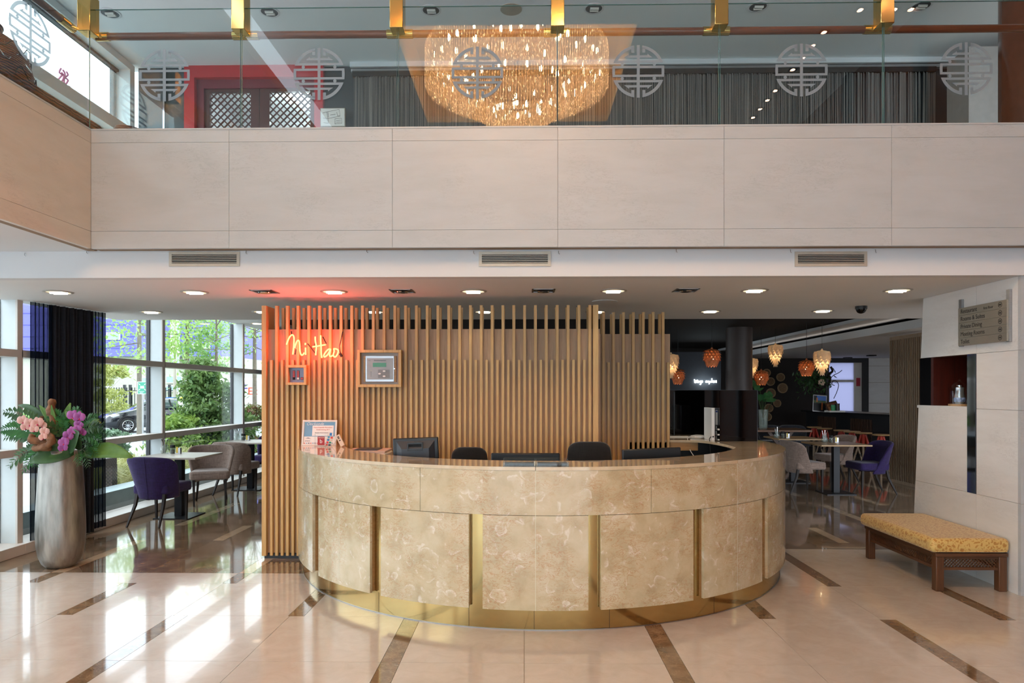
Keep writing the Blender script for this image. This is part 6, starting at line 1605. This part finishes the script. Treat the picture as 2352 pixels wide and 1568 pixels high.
# parked car (built nose to -X along local x; seen from its front right)
def car(name, label, x, y, rz, paint, scale=1.0):
    t = thing(name, label, 'car', (x, y, -.15), rz, local=True)
    # stations along length: x, half width, z_low, z_belt(shoulder), z_roof, half width roof
    L_ = [(-2.15, .62, .30, .55, .56, .50), (-2.08, .78, .22, .66, .68, .62), (-1.9, .86, .19, .78, .80, .70), (-1.4, .89, .19, .88, .91, .74), (-.95, .89, .19, .93, .98, .74), (-.35, .89, .19, .95, 1.33, .62), (.1, .89, .19, .96, 1.43, .60), (.8, .89, .19, .97, 1.43, .58), (1.4, .88, .19, .98, 1.33, .57), (1.85, .86, .22, .98, 1.08, .60), (2.1, .80, .30, .92, .95, .66), (2.16, .70, .40, .80, .82, .60)]
    rows = []
    for (sx, hw, zl, zb_, zr, hr) in L_:
        h = []
        for (yy, zz) in ((0, zl), (hw*.85, zl), (hw*.98, zl+.12), (hw, (zl+zb_)/2), (hw*.97, zb_-.05), (hw*.93, zb_), (hr+.02, zb_+(zr-zb_)*.85), (hr*.85, zr-.01), (0, zr+.015)): h.append((yy, zz))
        rows.append([(sx, yy, zz) for yy, zz in h]+[(sx, -yy, zz) for yy, zz in reversed(h[:-1])])
    mb = MB().strip(rows); b = len(mb.v); m_ = len(rows[0])
    mb.f.append(tuple(range(m_))); mb.f.append(tuple(b-m_+i for i in reversed(range(m_))))
    obj('body', mb, paint, t, smooth='all', sub=2)
    gm = M['carglass']
    ws_ = MB().strip([[(-.93, -.66, .985), (-.93, 0, 1.0), (-.93, .66, .985)], [(-.64, -.63, 1.19), (-.66, 0, 1.21), (-.64, .63, 1.19)], [(-.36, -.56, 1.35), (-.38, 0, 1.372), (-.36, .56, 1.35)]])
    obj('windscreen', ws_, gm, t, smooth='all', solid=.03)
    for s in (-1, 1):
        obj('side_window', MB().strip([[(-.62, s*.87, .99), (.2, s*.885, 1.0), (1.3, s*.865, 1.02)], [(-.28, s*.69, 1.28), (.2, s*.665, 1.37), (1.05, s*.655, 1.34)]]), gm, t, smooth='all', solid=.03)
        obj('window_pillar', MB().tube([(.35, s*.895, .99), (.32, s*.68, 1.38)], .03, 4), M['black'], t)
        obj('mirror', MB().lathe([(0, -.07), (.06, -.05), (.07, 0), (.06, .05), (0, .07)], 0, 0, 10).xf(Matrix.Translation((-.45, s*1.0, 1.0))), paint, t, smooth=True)
        obj('headlight', MB().tube([(-2.0, s*.60, .68), (-1.86, s*.80, .72), (-1.66, s*.885, .76)], [.05, .085, .03], 8), M['headlamp'], t, smooth=True)
        obj('fog_intake', MB().box(-2.1, -1.98, s*.5-.12, s*.5+.12, .28, .40), M['black'], t)
        for xx in (-1.35, 1.3):
            w = obj('wheel', MB().lathe([(.19, -.09), (.30, -.10), (.325, -.06), (.325, .06), (.30, .10), (.2, .105)], 0, 0, 32).xf(Matrix.Translation((xx, s*.80, .325)) @ Matrix.Rotation(R(90), 4, 'X')), M['black'], t, smooth=True)
            mb = MB().lathe([(.19, 0), (.21, .012), (.2, .02)], 0, 0, 24).lathe([(0, .02), (.05, .02), (.05, .0)], 0, 0, 12)
            for k in range(9):
                a_ = k*2*math.pi/9; mb.tube([(.04*math.cos(a_), .04*math.sin(a_), .015), (.195*math.cos(a_), .195*math.sin(a_), .01)], .018, 4)
            obj('rim', mb.xf(Matrix.Translation((xx, s*.905, .325)) @ Matrix.Rotation(R(-90*s), 4, 'X')), M['chrome'], w)
            obj('wheel_arch', MB().tube([(xx+.37*math.cos(a), s*.87, .325+.37*math.sin(a)) for a in [k*math.pi/12 for k in range(13)]], .022, 6), M['black'], t)
    obj('grille', MB().box(-2.19, -2.10, -.36, .36, .50, .64), M['black'], t, bev=.02)
    obj('bumper_intake', MB().box(-2.17, -2.06, -.5, .5, .26, .38), M['black'], t, bev=.02)
    obj('number_plate', MB().box(-2.2, -2.17, -.26, .26, .41, .49), mk('yellow_plate', c(220, 190, 40)), t)
    return t
M['carp'] = mk('dark_car_paint', c(24, 27, 36), .15, .3, var=.02, Coat_Weight=1.0); M['carglass'] = mk('car_glass', c(60, 76, 74), .05); M['headlamp'] = mk('headlamp', c(214, 218, 220), .15, .3)
CARY = 29.5; CARX = ox(295, 28)+.35
car('parked_car', 'dark blue-black parked car seen from its front quarter outside the left window', CARX, CARY, R(45), M['carp'])
M['carb'] = mk('blue_car_paint', c(40, 70, 150), .2, .3)
# white delivery van far right
Y_ = 35
t = thing('delivery_van', 'white delivery van with purple and orange lettering, in the narrow far window pane', 'van', (ox(573, Y_), Y_, -.15))
xa, xb = ox(545, Y_), ox(588, Y_); zt_ = at(570, 868, Y_).z
obj('body', MB().box(xa-1.5, xb, Y_, Y_+2, .25, zt_), M['paper'], t, bev=.25, seg=4)
for x in (xa-.6, xb-.5): obj('wheel', MB().tube([(x, Y_-.02, .2), (x, Y_+.2, .2)], .34, 20), M['black'], t)
v = at(562, 901, Y_-.02); text('F', .6, M4(FRONT, v+Vector((-.12, 0, 0))), mk('van_purple', c(80, 50, 150)), t, ext=.004)
v = at(570, 905, Y_-.02); text('Ex', .54, M4(FRONT, v+Vector((-.03, 0, -.02))), mk('van_orange', c(240, 80, 40)), t, ext=.004)
t = thing('lamp_mast', 'pale grey lamp mast in front of the building, middle window', 'mast', (ox(402, 34), 34, -.15))
obj('pole', MB().tube([(ox(402, 34), 34, -.15), (ox(402, 34), 34, 7)], [.10, .07], 10), M['alu'], t)
t = thing('waste_container', 'blue waste container behind the fence', 'container', (ox(392, 33), 33, -.15))
obj('bin', MB().box(ox(383, 33), ox(397, 33), 33, 33.6, -.15, at(390, 915, 33).z), mk('bin_blue', c(60, 100, 170)), t, bev=.02); obj('lid', MB().box(ox(382, 33), ox(398, 33), 32.95, 33.65, at(390, 915, 33).z, at(390, 912, 33).z), mk('bin_lid', c(70, 120, 190)), t)

# lettering becomes real mesh relief
bpy.context.view_layer.update(); dg = bpy.context.evaluated_depsgraph_get()
for o in [o for o in SC.objects if o.type == 'FONT']:
    me = bpy.data.meshes.new_from_object(o.evaluated_get(dg)); nm = o.name.split('.')[0]
    n_ = bpy.data.objects.new('x', me); C.objects.link(n_); n_.parent = o.parent; n_.matrix_local = o.matrix_local.copy()
    bpy.data.objects.remove(o); n_.name = nm
